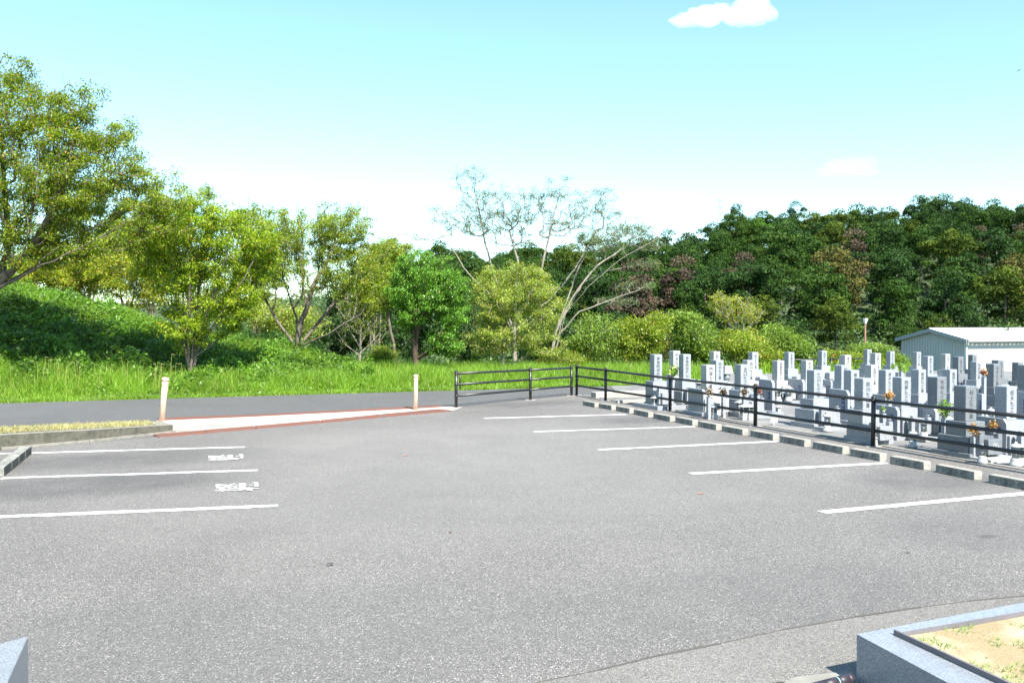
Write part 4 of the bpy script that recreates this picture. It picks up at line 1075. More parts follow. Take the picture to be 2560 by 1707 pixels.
# ------------------------------------------------------------------ trees
def spheres(rng, ells, n):
    """points in a union of ellipsoids (cx, cy, cz, rx, ry, rz), denser towards the shell"""
    vol = np.array([e[3] * e[4] * e[5] for e in ells]); pr_ = vol ** 0.75; pr_ /= pr_.sum()
    which = rng.choice(len(ells), n, p=pr_)
    E_ = np.array(ells)[which]
    d = rng.randn(n, 3); d /= np.linalg.norm(d, axis=1)[:, None]
    rad = rng.uniform(0.12, 1.0, n) ** 0.5
    return E_[:, :3] + d * rad[:, None] * E_[:, 3:]
def build_skeleton(rng, stems, targets, bias=0.35, sag=0.08):
    """stems: list of polylines (each starts at the base). Targets are joined one by one to the nearest branch."""
    nodes = []; par = []; plen = []
    for st_ in stems:
        prev = -1
        for k, p in enumerate(st_):
            p = np.array(p, float)
            if k == 0:
                nodes.append(p); par.append(-1); plen.append(0.0); prev = len(nodes) - 1
            else:
                a = nodes[prev]; m = max(1, int(np.linalg.norm(p - a) / 0.35))
                for j in range(1, m + 1):
                    q_ = a + (p - a) * j / m + rng.randn(3) * 0.015
                    nodes.append(q_); par.append(prev); plen.append(plen[prev] + np.linalg.norm(q_ - nodes[prev])); prev = len(nodes) - 1
    base = np.array(stems[0][0])
    targets = targets[np.argsort(np.linalg.norm(targets - base, axis=1))]
    N_ = np.zeros((len(nodes) + len(targets) * 8, 3)); N_[:len(nodes)] = nodes
    PL = np.zeros(len(N_)); PL[:len(nodes)] = plen; cnt = len(nodes); tips = []
    stump = cnt
    for T in targets:
        d = np.linalg.norm(N_[:cnt] - T, axis=1)
        cost = d + bias * PL[:cnt] + np.where(N_[:cnt, 2] > T[2] + 0.3, 1.2 * (N_[:cnt, 2] - T[2]), 0) + (PL[:cnt] < 0.25) * 5
        i = int(np.argmin(cost)); a = N_[i].copy(); L_ = d[i]
        m = int(min(7, max(2, L_ / 0.3))); prev = i
        bow = np.array([0, 0, -1.0]) * L_ * sag * rng.uniform(-0.2, 1.2) + rng.randn(3) * L_ * 0.05
        for j in range(1, m + 1):
            t = j / m
            q_ = a + (T - a) * t + bow * 4 * t * (1 - t) + (rng.randn(3) * 0.02 * min(L_, 1) if j < m else 0)
            N_[cnt] = q_; par.append(prev); PL[cnt] = PL[prev] + np.linalg.norm(q_ - N_[prev]); prev = cnt; cnt += 1
        tips.append(prev)
    return N_[:cnt], np.array(par), np.array(tips)
def skeleton_mesh(name, nodes, par, r_tip, r_base, expo=2.3, seg=6):
    n = len(nodes); w = np.zeros(n)
    ch = np.zeros(n, int); np.add.at(ch, par[par >= 0], 1)
    w[ch == 0] = 1
    for i in range(n - 1, -1, -1):
        if par[i] >= 0: w[par[i]] += w[i]
    r = r_tip * w ** (1 / expo)
    root = np.where(par < 0)[0]
    pw = math.log(r_base / r_tip) / math.log(max(w[root].max(), 3))
    r = r_tip * w ** pw
    idx = np.where(par >= 0)[0]
    A = nodes[par[idx]]; B = nodes[idx]
    ra = np.minimum(r[par[idx]], r[idx] * 1.35); rb = r[idx]
    d = B - A; ln_ = np.linalg.norm(d, axis=1)[:, None] + 1e-9; d = d / ln_
    B = B + d * (rb * 0.25)[:, None]
    up = np.where(np.abs(d[:, 2:3]) < 0.9, np.array([[0, 0, 1.0]]), np.array([[1.0, 0, 0]]))
    a = np.cross(d, up); a /= np.linalg.norm(a, axis=1)[:, None]; b = np.cross(d, a)
    th = np.arange(seg) * 2 * np.pi / seg
    ring = a[:, None, :] * np.cos(th)[None, :, None] + b[:, None, :] * np.sin(th)[None, :, None]
    VA = A[:, None, :] + ring * ra[:, None, None]; VB = B[:, None, :] + ring * rb[:, None, None]
    verts = np.concatenate([VA, VB], 1).reshape(-1, 3)
    m = len(idx); base_ = (np.arange(m) * 2 * seg)[:, None]
    i0 = np.arange(seg)[None, :]; i1 = (np.arange(seg)[None, :] + 1) % seg
    q = np.stack([base_ + i0, base_ + i1, base_ + seg + i1, base_ + seg + i0], -1).reshape(-1, 4)
    me = bpy.data.meshes.new(name)
    me.vertices.add(len(verts)); me.vertices.foreach_set('co', verts.astype(np.float32).ravel())
    me.loops.add(q.size); me.loops.foreach_set('vertex_index', q.astype(np.int32).ravel())
    me.polygons.add(len(q)); me.polygons.foreach_set('loop_start', np.arange(0, q.size, 4, dtype=np.int32))
    me.polygons.foreach_set('use_smooth', np.ones(len(q), bool))
    me.update(calc_edges=True)
    return me
def leaves_mesh(name, rng, nodes, par, tips, n, size, spread, droop=0.3, asp=0.42, flat=0.6):
    """leaf blades set along the outer twigs"""
    # twig paths: tip and its two parents
    wt = rng.gamma(1.5, 1.0, len(tips)) + 0.15; t = rng.choice(len(tips), n, p=wt / wt.sum())
    i = tips[t]; j = par[i]; k = np.where(par[j] >= 0, par[j], j)
    s = rng.uniform(0, 1, n) ** 0.8
    A = np.where((s < 0.5)[:, None], nodes[k] + (nodes[j] - nodes[k]) * (s * 2)[:, None], nodes[j] + (nodes[i] - nodes[j]) * (s * 2 - 1)[:, None])
    c = A + rng.randn(n, 3) * spread * np.array([1, 1, 0.55])
    sz = size * rng.uniform(0.6, 1.3, n)[:, None]
    az = rng.uniform(0, 2 * np.pi, n)
    el = rng.normal(-droop, 0.45, n)
    d1 = np.stack([np.cos(az) * np.cos(el), np.sin(az) * np.cos(el), np.sin(el)], 1)
    up = np.stack([rng.randn(n) * flat, rng.randn(n) * flat, np.ones(n)], 1)
    d2 = np.cross(d1, up); d2 /= np.linalg.norm(d2, axis=1)[:, None] + 1e-9
    nn = np.cross(d2, d1)
    co = np.stack([c, c + d1 * sz * .5 + d2 * sz * asp * .5 + nn * sz * .06, c + d1 * sz - np.array([0, 0, .12]) * sz, c + d1 * sz * .5 - d2 * sz * asp * .5 + nn * sz * .06], 1)
    tt_ = np.clip(rng.beta(2, 2, n) * 0.94 + rng.randn(len(tips))[t] * 0.05, 0, 0.95)
    tt_[rng.uniform(0, 1, n) < 0.03] = 1.0
    return quads_mesh(name, co, 4, tt_)
def ell(D, xd, yd, rx, ry, rz=None, dD=0.0):
    p = PD(xd, yd, D + dD); m = (D + dD) / 2021.0
    return (p.x, p.y, p.z, rx * m, rz if rz else rx * m * 0.9, ry * m)
def tree(name, label, cat, D, basepx, stems, ells, ntar, nleaf, leaf, lm, bark, rbase, seed, rtip=0.006, spread=0.1, bias=0.35, group=None, sag=0.08, basez=None, droop=0.3, asp=0.42, trunkname='trunk', seg=6):
    rng = np.random.RandomState(seed)
    b = PD(basepx[0], basepx[1], D)
    gz = hz(b.x, b.y) if basez is None else basez
    b = np.array([b.x, b.y, gz - 0.05])
    sts = []
    for s_ in stems:
        pl = [b + np.array([rng.uniform(-.05, .05), rng.uniform(-.05, .05), 0])]
        for k, q_ in enumerate(s_):
            dd = q_[2] if len(q_) > 2 else 0.0
            p = PD(q_[0], q_[1], D + dd); pl.append(np.array([p.x, p.y, p.z]))
        sts.append(pl)
    if sts: 
        for k in range(1, len(sts)): sts[k][0] = sts[0][0] + np.array([rng.uniform(-.06, .06), rng.uniform(-.06, .06), 0])
    E_ = [ell(D, *e) for e in ells]
    tg = spheres(rng, E_, ntar)
    tg = tg[tg[:, 2] > gz + 0.25]
    nodes, par, tips = build_skeleton(rng, sts, tg, bias, sag)
    r_ = empty(name, b, 0, label, cat, group)
    off = b[None, :]
    meshobj(trunkname, skeleton_mesh(trunkname, nodes - off, par, rtip, rbase, seg=seg), M[bark], r_)
    meshobj('crown', leaves_mesh('crown', rng, nodes - off, par, tips, nleaf, leaf, spread, droop, asp), L[lm], r_)
    return r_

# large tree leaning in from the left
tree('broadleaf_tree', 'large spreading olive green tree leaning in from the left edge', 'tree', 22.8, (-190, 770),
     [[(-60, 700), (-5, 650), (60, 590), (110, 500, -.5), (150, 400, -.6), (170, 300)], [(-60, 700), (0, 655), (20, 560, .8), (10, 420, 1), (0, 280, 1)], [(-60, 700), (10, 655), (120, 600, -1), (230, 545, -1.4), (330, 490, -1.5)],
      [(-60, 700), (10, 655), (90, 610, .5), (190, 580, .8), (300, 560, 1)], [(-60, 700), (30, 620), (130, 520, .9), (230, 430, 1.2), (300, 340, 1)], [(-60, 700), (20, 640), (60, 570, -1.6), (80, 450, -2.4), (90, 330, -2.2)]],
     [(-60, 330, 190, 195, 2.6), (90, 340, 150, 165, 2.2), (200, 400, 130, 125, 1.9), (330, 430, 90, 80, 1.4), (60, 480, 220, 80, 2.2), (250, 540, 130, 50, 1.5), (10, 195, 105, 78, 1.5), (190, 230, 60, 50, .8), (60, 600, 110, 30, 1.2), (170, 290, 110, 80, 1.4), (270, 320, 60, 60, .9), (380, 480, 55, 75, 1.0), (100, 560, 140, 40, 1.5)],
     1400, 105000, 0.076, 'olive', 'bark', 0.13, 5, spread=0.11)
tree('multi_stem_tree', 'bright yellow green tree with many thin stems from one base', 'tree', 25.2, (437, 846),
     [[(428, 810), (412, 700), (395, 600), (380, 500)], [(440, 810), (455, 680, .4), (470, 560, .5), (480, 450, .4)], [(450, 812), (500, 730, -.4), (560, 640, -.6), (600, 560, -.5)],
      [(436, 808), (436, 680, -.6), (430, 560, -.8), (440, 470, -.7)], [(446, 808), (482, 700, -.8), (520, 590, -1.1), (530, 500, -1)], [(424, 812), (390, 730, .5), (355, 640, .8), (340, 560, .8)],
      [(443, 806), (468, 700, .9), (500, 600, 1.1), (520, 520, 1)], [(432, 806), (420, 690, .9), (410, 590, 1.1)], [(452, 815), (530, 760, .3), (590, 690, .4)]],
     [(470, 500, 90, 80, 1.5), (540, 560, 90, 95, 1.5), (420, 590, 90, 110, 1.5), (540, 680, 70, 65, 1.1), (350, 560, 60, 90, 1.2), (430, 730, 75, 70, 1.1), (500, 740, 60, 45, .9), (400, 470, 50, 60, 1.0), (600, 580, 45, 70, .9)],
     850, 72000, 0.082, 'bright', 'bark', 0.05, 8, spread=0.1)
tree('spreading_tree', 'yellow green tree with short trunk forking into wide bare limbs', 'tree', 29.5, (682, 826),
     [[(680, 800), (640, 740, .3), (610, 690, .5), (590, 620, .5)], [(684, 795), (690, 740, 0), (720, 660, -.3), (770, 560, -.4)], [(690, 795), (750, 770, -.4), (830, 720, -.8), (860, 660, -.9)],
      [(684, 795), (680, 730, .6), (650, 640, .9), (640, 540, .9)], [(688, 795), (740, 730, .5), (800, 660, .8), (830, 560, .8)], [(686, 790), (700, 700, -.8), (690, 600, -1.1), (700, 500, -1.1)]],
     [(700, 530, 90, 65, 1.5), (790, 520, 85, 65, 1.4), (640, 560, 70, 80, 1.4), (810, 610, 80, 70, 1.4), (730, 620, 90, 70, 1.5), (865, 670, 55, 55, 1.1), (600, 650, 50, 50, 1.1), (870, 600, 40, 40, .8)],
     760, 50000, 0.074, 'zelk', 'bark', 0.085, 13, spread=0.1)
tree('round_tree', 'dense round glossy green tree with a dark single trunk', 'tree', 29, (958, 842),
     [[(953, 800), (953, 750), (945, 700), (940, 640)], [(955, 790), (960, 740, -.3), (1000, 680, -.5), (1030, 640, -.5)], [(958, 825), (985, 808, -.3), (1010, 795, -.5), (1030, 780, -.5)], [(954, 770), (950, 700, .6), (980, 620, .8)]],
     [(975, 620, 75, 52, 1.3), (930, 660, 50, 50, 1.1), (1020, 660, 55, 60, 1.2), (960, 700, 65, 50, 1.2), (1035, 720, 42, 50, .9), (1020, 785, 48, 38, .8), (1050, 680, 28, 40, .6), (925, 735, 25, 25, .5)],
     700, 60000, 0.072, 'green', 'barkdark', 0.10, 21, spread=0.08, droop=0.5)
tree('bare_tree', 'small nearly leafless pale barked tree behind the grass', 'tree', 33, (828, 838),
     [[(828, 780), (827, 690)], [(828, 800), (800, 750), (775, 705)], [(828, 795), (850, 740), (875, 690)], [(826, 815), (790, 790), (760, 740)], [(829, 810), (865, 775), (890, 730)]],
     [(828, 720, 60, 55, 1.0), (800, 760, 40, 30, .7), (860, 760, 40, 30, .7), (828, 690, 70, 25, .8)], 420, 2200, 0.08, 'zelk', 'barkpale', 0.045, 31, rtip=0.006)
tree('leaning_tree', 'slender leaning tree with hazel green crown left of the round tree', 'tree', 33, (912, 838),
     [[(905, 790), (893, 740), (880, 690), (870, 620)], [(908, 810), (895, 760, .3), (900, 660, .5)]],
     [(880, 610, 60, 50, 1.3), (900, 570, 50, 30, 1.0), (860, 680, 45, 50, 1.0), (905, 660, 40, 50, 1)], 380, 22000, 0.08, 'zelk', 'bark', 0.06, 33)
T7s = [(1085, 395, 50, 18, 1), (1060, 420, 35, 20, .8), (1110, 455, 60, 22, 1.2), (1285, 415, 38, 13, .8), (1235, 445, 40, 18, .9), (1215, 490, 70, 26, 1.2), (1140, 500, 60, 26, 1.2), (1385, 450, 38, 20, .8), (1400, 490, 40, 18, .9), (1350, 500, 60, 25, 1),
       (1010, 485, 40, 14, .8), (1090, 520, 60, 20, 1.2), (1160, 470, 110, 55, 1.8), (1320, 470, 90, 45, 1.6), (1060, 510, 80, 40, 1.4), (1420, 520, 60, 35, 1.2), (1290, 520, 60, 25, 1.2), (955, 540, 40, 12, .8), (1180, 540, 80, 25, 1.3)]
tree('tall_sparse_tree', 'tall thinly leaved tree with pale forking limbs against the sky', 'tree', 38, (1185, 835),
     [[(1180, 760), (1150, 680, .3), (1125, 600, .5), (1110, 540, .5), (1090, 440, .4)], [(1182, 760), (1185, 680), (1190, 600), (1170, 530)], [(1183, 740), (1230, 660, -.4), (1250, 590, -.5), (1270, 500, -.6), (1290, 430, -.5)],
      [(1181, 770), (1140, 690, -.5), (1080, 630, -.8), (1030, 560, -.9), (1000, 500, -.8)], [(1184, 760), (1260, 690, .5), (1320, 620, .8), (1370, 530, .8), (1390, 470, .8)]],
     T7s, 1100, 15000, 0.085, 'sparse', 'barkpale', 0.05, 41, rtip=0.008, bias=0.18, spread=0.11, asp=0.3)
tree('leaning_pale_tree', 'pale limbed tree whose bare branches sweep up to the right', 'tree', 37, (1262, 835),
     [[(1275, 770), (1300, 710), (1330, 660), (1370, 610), (1430, 570), (1480, 540)], [(1270, 790), (1290, 720, .3), (1320, 640, .5), (1350, 570, .5), (1380, 530, .5)], [(1275, 780), (1330, 715, -.3), (1400, 690, -.5), (1470, 665, -.6)],
      [(1290, 740), (1340, 650, .4), (1400, 620, .5), (1480, 605, .5)], [(1300, 720), (1350, 660, -.6), (1420, 600, -.8), (1500, 555, -.8)]],
     [(1450, 530, 60, 20, 1), (1495, 560, 40, 18, .9), (1480, 605, 45, 12, .7), (1390, 560, 60, 22, 1), (1460, 655, 50, 14, .8), (1420, 690, 60, 12, .8), (1350, 545, 40, 20, .8)], 480, 8500, 0.09, 'sparse', 'barkpale', 0.045, 43, rtip=0.006, bias=0.15, spread=0.1, asp=0.3)
tree('pale_tree', 'pale yellow bushy tree with fine stems behind the short fence', 'tree', 31, (1155, 842),
     [[(1155, 790), (1150, 700), (1150, 630)], [(1156, 800), (1190, 720, -.4), (1230, 650, -.5)], [(1154, 800), (1120, 730, .4), (1105, 660, .5)], [(1156, 805), (1210, 760, .4), (1270, 700, .5)], [(1155, 800), (1165, 710, .7), (1190, 640, .9)]],
     [(1190, 660, 85, 60, 1.5), (1130, 690, 55, 70, 1.2), (1250, 700, 55, 60, 1.2), (1180, 750, 100, 55, 1.6), (1250, 790, 60, 35, 1.2), (1120, 780, 60, 35, 1.2), (1130, 640, 35, 35, .8), (1230, 630, 30, 30, .7), (1190, 620, 40, 30, .8)],
     760, 46000, 0.07, 'pale', 'barkpale', 0.06, 51, spread=0.1)
SH = [
 ('back_tree', 'olive tree filling the gap below the big tree on the mound', 'tree', 39, (170, 700), (170, 640), [(150, 590, 110, 70, 2), (260, 570, 80, 70, 1.8), (60, 620, 80, 50, 1.6)], 15000, 'zelk', 0.10),
 ('back_tree', 'green tree rising behind the big tree and many stemmed tree', 'tree', 40, (350, 700), (350, 620), [(340, 520, 80, 90, 2), (290, 600, 80, 70, 1.6)], 14000, 'olive', 0.10),
 ('bush', 'dark green bush behind the fence corner', 'bush', 33.5, (1365, 842), (1360, 780), [(1370, 775, 60, 60, 1.4), (1330, 800, 40, 40, 1)], 9000, 'midg', 0.10),
 ('small_tree', 'yellow green small tree left of the first gravestone', 'tree', 34, (1472, 842), (1470, 770), [(1470, 770, 62, 48, 1.5), (1440, 800, 45, 38, 1.2), (1510, 740, 28, 34, .8), (1430, 750, 25, 26, .7)], 11000, 'zelk', 0.10),
 ('small_tree', 'fresh green small tree behind the leftmost gravestones', 'tree', 37, (1590, 838), (1590, 770), [(1585, 765, 55, 50, 1.4), (1560, 730, 25, 28, .7), (1610, 800, 50, 40, 1.4)], 12000, 'midg', 0.11),
 ('thin_tree', 'half bare brownish tree between two green bushes', 'tree', 40, (1705, 835), (1690, 740), [(1690, 710, 55, 38, 1.4), (1650, 690, 28, 25, .8), (1730, 720, 30, 30, .8)], 2600, 'autumn', 0.10),
 ('small_tree', 'yellowing low tree behind the middle gravestones', 'tree', 36, (1708, 842), (1705, 800), [(1705, 795, 60, 42, 1.5), (1750, 820, 40, 30, 1.1), (1680, 770, 25, 20, .7)], 11000, 'zelk', 0.10),
 ('bush', 'broad mid green bush right of the yellowing low tree', 'bush', 38, (1790, 845), (1785, 800), [(1780, 785, 48, 42, 1.3), (1820, 800, 42, 36, 1.2)], 12000, 'midg', 0.11),
 ('bush', 'low olive bush near the lamp post', 'bush', 42, (1930, 850), (1930, 830), [(1930, 825, 65, 22, 1.6), (1990, 835, 50, 18, 1.3)], 9000, 'olive', 0.12),
 ('bush', 'low grassy green bush left of the shed gable', 'bush', 46, (2050, 850), (2045, 830), [(2040, 832, 60, 22, 1.6), (2000, 800, 50, 14, 1.5)], 7500, 'midg', 0.12),
 ('bush', 'flat olive brown bush above the grass behind the fence corner', 'bush', 31.5, (1290, 846), (1290, 835), [(1290, 826, 55, 16, 1.0)], 6500, 'olive', 0.06),
 ('autumn_tree', 'yellow orange tinted tree behind the mound, far left', 'tree', 37, (90, 700), (90, 650), [(100, 620, 100, 55, 2), (180, 650, 80, 45, 1.6)], 14000, 'autumn', 0.11),
 ('autumn_tree', 'ochre tinted tree on the mound right of the leaning big tree', 'tree', 36, (290, 720), (290, 660), [(290, 620, 90, 70, 2), (340, 680, 50, 40, 1.2), (220, 600, 60, 50, 1.2)], 15000, 'autumn', 0.11),
 ('back_tree', 'dark green tree seen through the big tree', 'tree', 44, (200, 640), (220, 560), [(210, 500, 120, 110, 2.6), (330, 560, 80, 60, 1.8)], 13000, 'dark', 0.16),
 ('back_tree', 'yellow green tree between the many stemmed and spreading trees', 'tree', 38, (590, 780), (590, 640), [(590, 530, 70, 70, 1.8), (620, 600, 60, 70, 1.6), (540, 620, 50, 60, 1.4)], 13000, 'zelk', 0.11),
 ('back_tree', 'yellow leaved low tree under the spreading tree', 'tree', 36, (600, 785), (600, 740), [(620, 720, 70, 45, 1.6), (700, 740, 60, 40, 1.4), (560, 700, 40, 40, 1)], 9000, 'pale', 0.10),
 ('evergreen_tree', 'dark evergreen tree behind the bare tree', 'tree', 46, (770, 820), (770, 780), [(770, 760, 90, 55, 2.2), (850, 740, 70, 60, 2), (800, 690, 60, 50, 1.6)], 12000, 'dark', 0.17),
 ('evergreen_tree', 'dark evergreen tree in the shade behind the round tree', 'tree', 45, (1060, 830), (1060, 760), [(1010, 700, 90, 90, 2.2), (1080, 780, 70, 50, 1.8), (930, 770, 70, 50, 1.8)], 12000, 'dark', 0.17),
 ('evergreen_tree', 'dark evergreen tree between pale tree and fence corner bush', 'tree', 44, (1300, 835), (1300, 780), [(1300, 775, 90, 50, 2.0), (1240, 790, 90, 45, 2), (1400, 760, 70, 50, 1.8)], 12000, 'dark', 0.17),
 ('back_tree', 'hazel green tree crown behind the leaning slender tree', 'tree', 41, (860, 790), (860, 680), [(880, 600, 70, 50, 1.8), (820, 660, 60, 60, 1.6)], 9000, 'zelk', 0.11),
 ('yellow_shrub', 'small bright yellow shrub at the foot of the round tree', 'shrub', 32, (880, 842), (880, 820), [(880, 815, 28, 20, .6), (860, 830, 20, 14, .5)], 3500, 'bright', 0.07),
 ('back_tree', 'olive tree crown behind the left part of the mound', 'tree', 41, (420, 700), (420, 640), [(400, 600, 80, 70, 1.8), (460, 660, 60, 60, 1.6)], 11000, 'olive', 0.12)]
for k, (nm, lab, cat, D, bp, st1, el_, nl, lm, ls) in enumerate(SH):
    bare = nl < 3000
    tree(nm, lab, cat, D, bp, [[st1], [(st1[0] - 15, st1[1], .3)], [(st1[0] + 18, st1[1] + 4, -.3)]], el_, 360 if not bare else 300, int(nl * 1.35), ls, lm, 'barkpale' if bare else 'bark', 0.05, 100 + k, spread=0.15 if not bare else .1, seg=5, rtip=0.006 if not bare else 0.009)

# ------------------------------------------------------------------ the wooded hill
def woodtree(name, rng, rad, hgt, n, leaf):
    nb = rng.randint(20, 30); blobs = []
    for k in range(nb):
        a = rng.uniform(0, 2 * np.pi); r = rad * rng.uniform(0.1, 0.85)
        blobs.append((r * math.cos(a), r * math.sin(a), hgt * (rng.uniform(0.30, 0.9) - 0.16 * (r / rad) ** 2), rad * rng.uniform(.16, .40), rad * rng.uniform(.16, .40), rad * rng.uniform(.13, .32)))
    blobs.append((0, 0, hgt * .9, rad * .42, rad * .42, rad * .3))
    B_ = np.array(blobs)
    which = rng.randint(0, len(B_), n); d = rng.randn(n, 3); d /= np.linalg.norm(d, axis=1)[:, None]; d[:, 2] = np.where(rng.uniform(0, 1, n) < .75, np.abs(d[:, 2]), d[:, 2])
    c = B_[which, :3] + d * B_[which, 3:] * rng.uniform(0.7, 1.15, n)[:, None]
    nn = d + rng.randn(n, 3) * 0.7; nn /= np.linalg.norm(nn, axis=1)[:, None]
    a = np.cross(nn, rng.randn(n, 3)); a /= np.linalg.norm(a, axis=1)[:, None]; b = np.cross(nn, a)
    s = leaf * rng.uniform(.5, 1.3, n)[:, None]
    co = np.stack([c - a * s, c - b * s * .6, c + a * s, c + b * s * .6], 1)
    tv = np.clip(rng.beta(2, 2, n) + rng.randn(len(B_))[which] * .12, 0, 1)
    # trunk
    th = np.arange(6) * np.pi / 3; tq = []
    for k in range(6):
        k2 = (k + 1) % 6
        tq.append([[.16 * math.cos(th[k]), .16 * math.sin(th[k]), -0.6], [.16 * math.cos(th[k2]), .16 * math.sin(th[k2]), -0.6], [.08 * math.cos(th[k2]), .08 * math.sin(th[k2]), hgt * .7], [.08 * math.cos(th[k]), .08 * math.sin(th[k]), hgt * .7]])
    co = np.concatenate([co, np.array(tq)], 0); tv = np.concatenate([tv, np.zeros(6)])
    me = quads_mesh(name, co, 4, tv)
    mi = np.zeros(n + 6, np.int32); mi[n:] = 1; me.polygons.foreach_set('material_index', mi)
    return me
rng = np.random.RandomState(77)
kinds = {}
for nm, lm, lab in (('wood_tree', 'w1', 'round green tree on the wooded hillside'), ('wood_tree', 'w2', 'deep green tree on the wooded hillside'), ('wood_tree', 'w3', 'olive green tree on the wooded hillside'),
                ('wood_tree', 'w4', 'reddish brown withered tree on the wooded hillside'), ('wood_tree', 'w5', 'ochre brown tree on the wooded hillside'), ('wood_tree', 'w6', 'light green tree on the hill crest')):
    ms = []
    for v_ in range(3 if lm in ('w1', 'w2', 'w3') else 1):
        me = woodtree(nm + lm, rng, 3.1, 7.4, 8000, 0.13)
        me.materials.append(L[lm]); me.materials.append(M['bark']); ms.append(me)
    kinds[lm] = (ms, lab)
spots = []
D = 67.0
while D < RIDGE + 6:
    sp_m = 5.0 + D * 0.008
    x = 900 if D > 80 else 1120
    while x < 2560:
        xx = x + rng.uniform(-.3, .3) * sp_m / D * 2021
        if not (1900 < xx < 2150 and D < 74):
            spots.append((xx, D + rng.uniform(-1.8, 1.8)))
        x += sp_m / D * 2021 * rng.uniform(.85, 1.2)
    D += sp_m * 1.28
special = [(1545, 512, 'w4'), (1585, 605, 'w4'), (1700, 590, 'w4'), (1975, 580, 'w4'), (1905, 590, 'w5'), (1435, 660, 'w4'), (1530, 670, 'w5'), (2260, 510, 'w4'), (2340, 490, 'w4'), (1740, 505, 'w6'), (2330, 600, 'w5')]
def toppix(x, D):
    X = (x - 1176) / 2021 * D; z = hz(X, D) + 7
    return 746 - (z - H) / D * 2021
used = {}
for (sx, sy, k) in special:
    best = min(range(len(spots)), key=lambda i: (spots[i][0] - sx) ** 2 + (toppix(*spots[i]) - sy) ** 2 + (1e9 if i in used else 0)); used[best] = k

cnt = 0
keep_ = set(rng.permutation(len(spots))[:len(spots) if len(spots) <= 292 else 292])
print('wood', len(spots))
for i, (x, D) in enumerate(spots):
    if i not in keep_ and i not in used: continue
    k = used.get(i) or rng.choice(['w1', 'w2', 'w3'], p=[.46, .40, .14])
    ms, lab = kinds[k]
    X = (x - 1176) / 2021 * D
    o = bpy.data.objects.new('wood_tree', ms[rng.randint(len(ms))]); C.objects.link(o)
    s = rng.uniform(.8, 1.2) * (rng.uniform(.5, .8) if D < 74 else 0.95 if D < RIDGE - 8 else rng.uniform(.7, 1.1))
    o.location = (X, D, hz(X, D) - 0.2); o.rotation_euler = (rng.uniform(-.06, .06), rng.uniform(-.06, .06), rng.uniform(0, 6.28)); o.scale = (s * rng.uniform(.9, 1.1), s, s * rng.uniform(.85, 1.15))
    dz_ = 'at the foot of the wooded hill' if D < 88 else 'low on the wooded hillside' if D < 108 else 'halfway up the wooded hillside' if D < 135 else 'high on the wooded hillside' if D < RIDGE - 8 else 'on the crest of the wooded hill'
    hz_ = 'left of the tall sparse tree' if x < 1040 else 'behind the tall sparse tree' if x < 1340 else 'left of the faint pylon' if x < 1640 else 'right of the faint pylon' if x < 1830 else 'above the lamp post' if x < 2060 else 'above the shed gable' if x < 2240 else 'above the shed roof'
    adj = {'w1': 'round green tree', 'w2': 'deep green tree', 'w3': 'olive green tree', 'w4': 'reddish brown withered tree', 'w5': 'ochre brown tree', 'w6': 'light green tree'}[k]
    tag(o, adj + ' ' + dz_ + ', ' + hz_, 'tree', 'trees covering the hillside'); cnt += 1
# tall trees on the crest at the right
for k, (xd, yt, sc_) in enumerate(((2110, 450, 1.25), (2165, 446, 1.3), (2215, 455, 1.1), (1690, 470, .9), (1825, 462, .9))):
    D = RIDGE - 3; X = (xd - 1176) / 2021 * D; z = H + (746 - yt) / 2021 * D
    o = bpy.data.objects.new('crest_tree', kinds['w2'][0][k % 3]); C.objects.link(o)
    g_ = hz(X, D); o.location = (X, D, g_ - .2); hgt = z - g_; o.scale = (sc_ * 1.0, sc_, hgt / 7.4); o.rotation_euler = (0, 0, k * 1.3)
    tag(o, ['tall dark tree on the hill crest above the shed, left one of three', 'tallest dark tree on the hill crest above the shed, middle one of three', 'dark tree on the hill crest above the shed, right one of three', 'dark tree on the crest just right of the faint pylon', 'dark pointed tree on the crest midway between pylon and tallest tree'][k], 'tree')
# shrubs and saplings filling the slope
n = 120000
D_ = np.sqrt(rng.uniform(60 ** 2, (RIDGE + 4) ** 2, n)); D_[: n // 2] = rng.uniform(60, 92, n // 2); xd = rng.uniform(500, 2620, n); D_ = np.where((xd > 2000) & (D_ < 78), D_ + 18, D_); X = (xd - 1176) / 2021 * D_
cl = np.array([noise.noise(Vector((a_ * .35, b_ * .35, 3))) for a_, b_ in zip(X, D_)])
c = np.stack([X, D_, hground(X, D_) + (0.9 + 1.8 * np.clip(cl, -.45, 1)) * rng.uniform(.2, 1, n)], 1)
nn = rng.randn(n, 3) * .7 + np.array([0, -.4, 1]); nn /= np.linalg.norm(nn, axis=1)[:, None]
a = np.cross(nn, rng.randn(n, 3)); a /= np.linalg.norm(a, axis=1)[:, None]; b = np.cross(nn, a); s = rng.uniform(.08, .24, n)[:, None]
tag(meshobj('undergrowth', quads_mesh('undergrowth', np.stack([c - a * s, c - b * s * .6, c + a * s, c + b * s * .6], 1), 4, rng.uniform(0, 1, n)), L['foot']), 'dark green undergrowth covering the hill slope', 'undergrowth', kind='stuff')

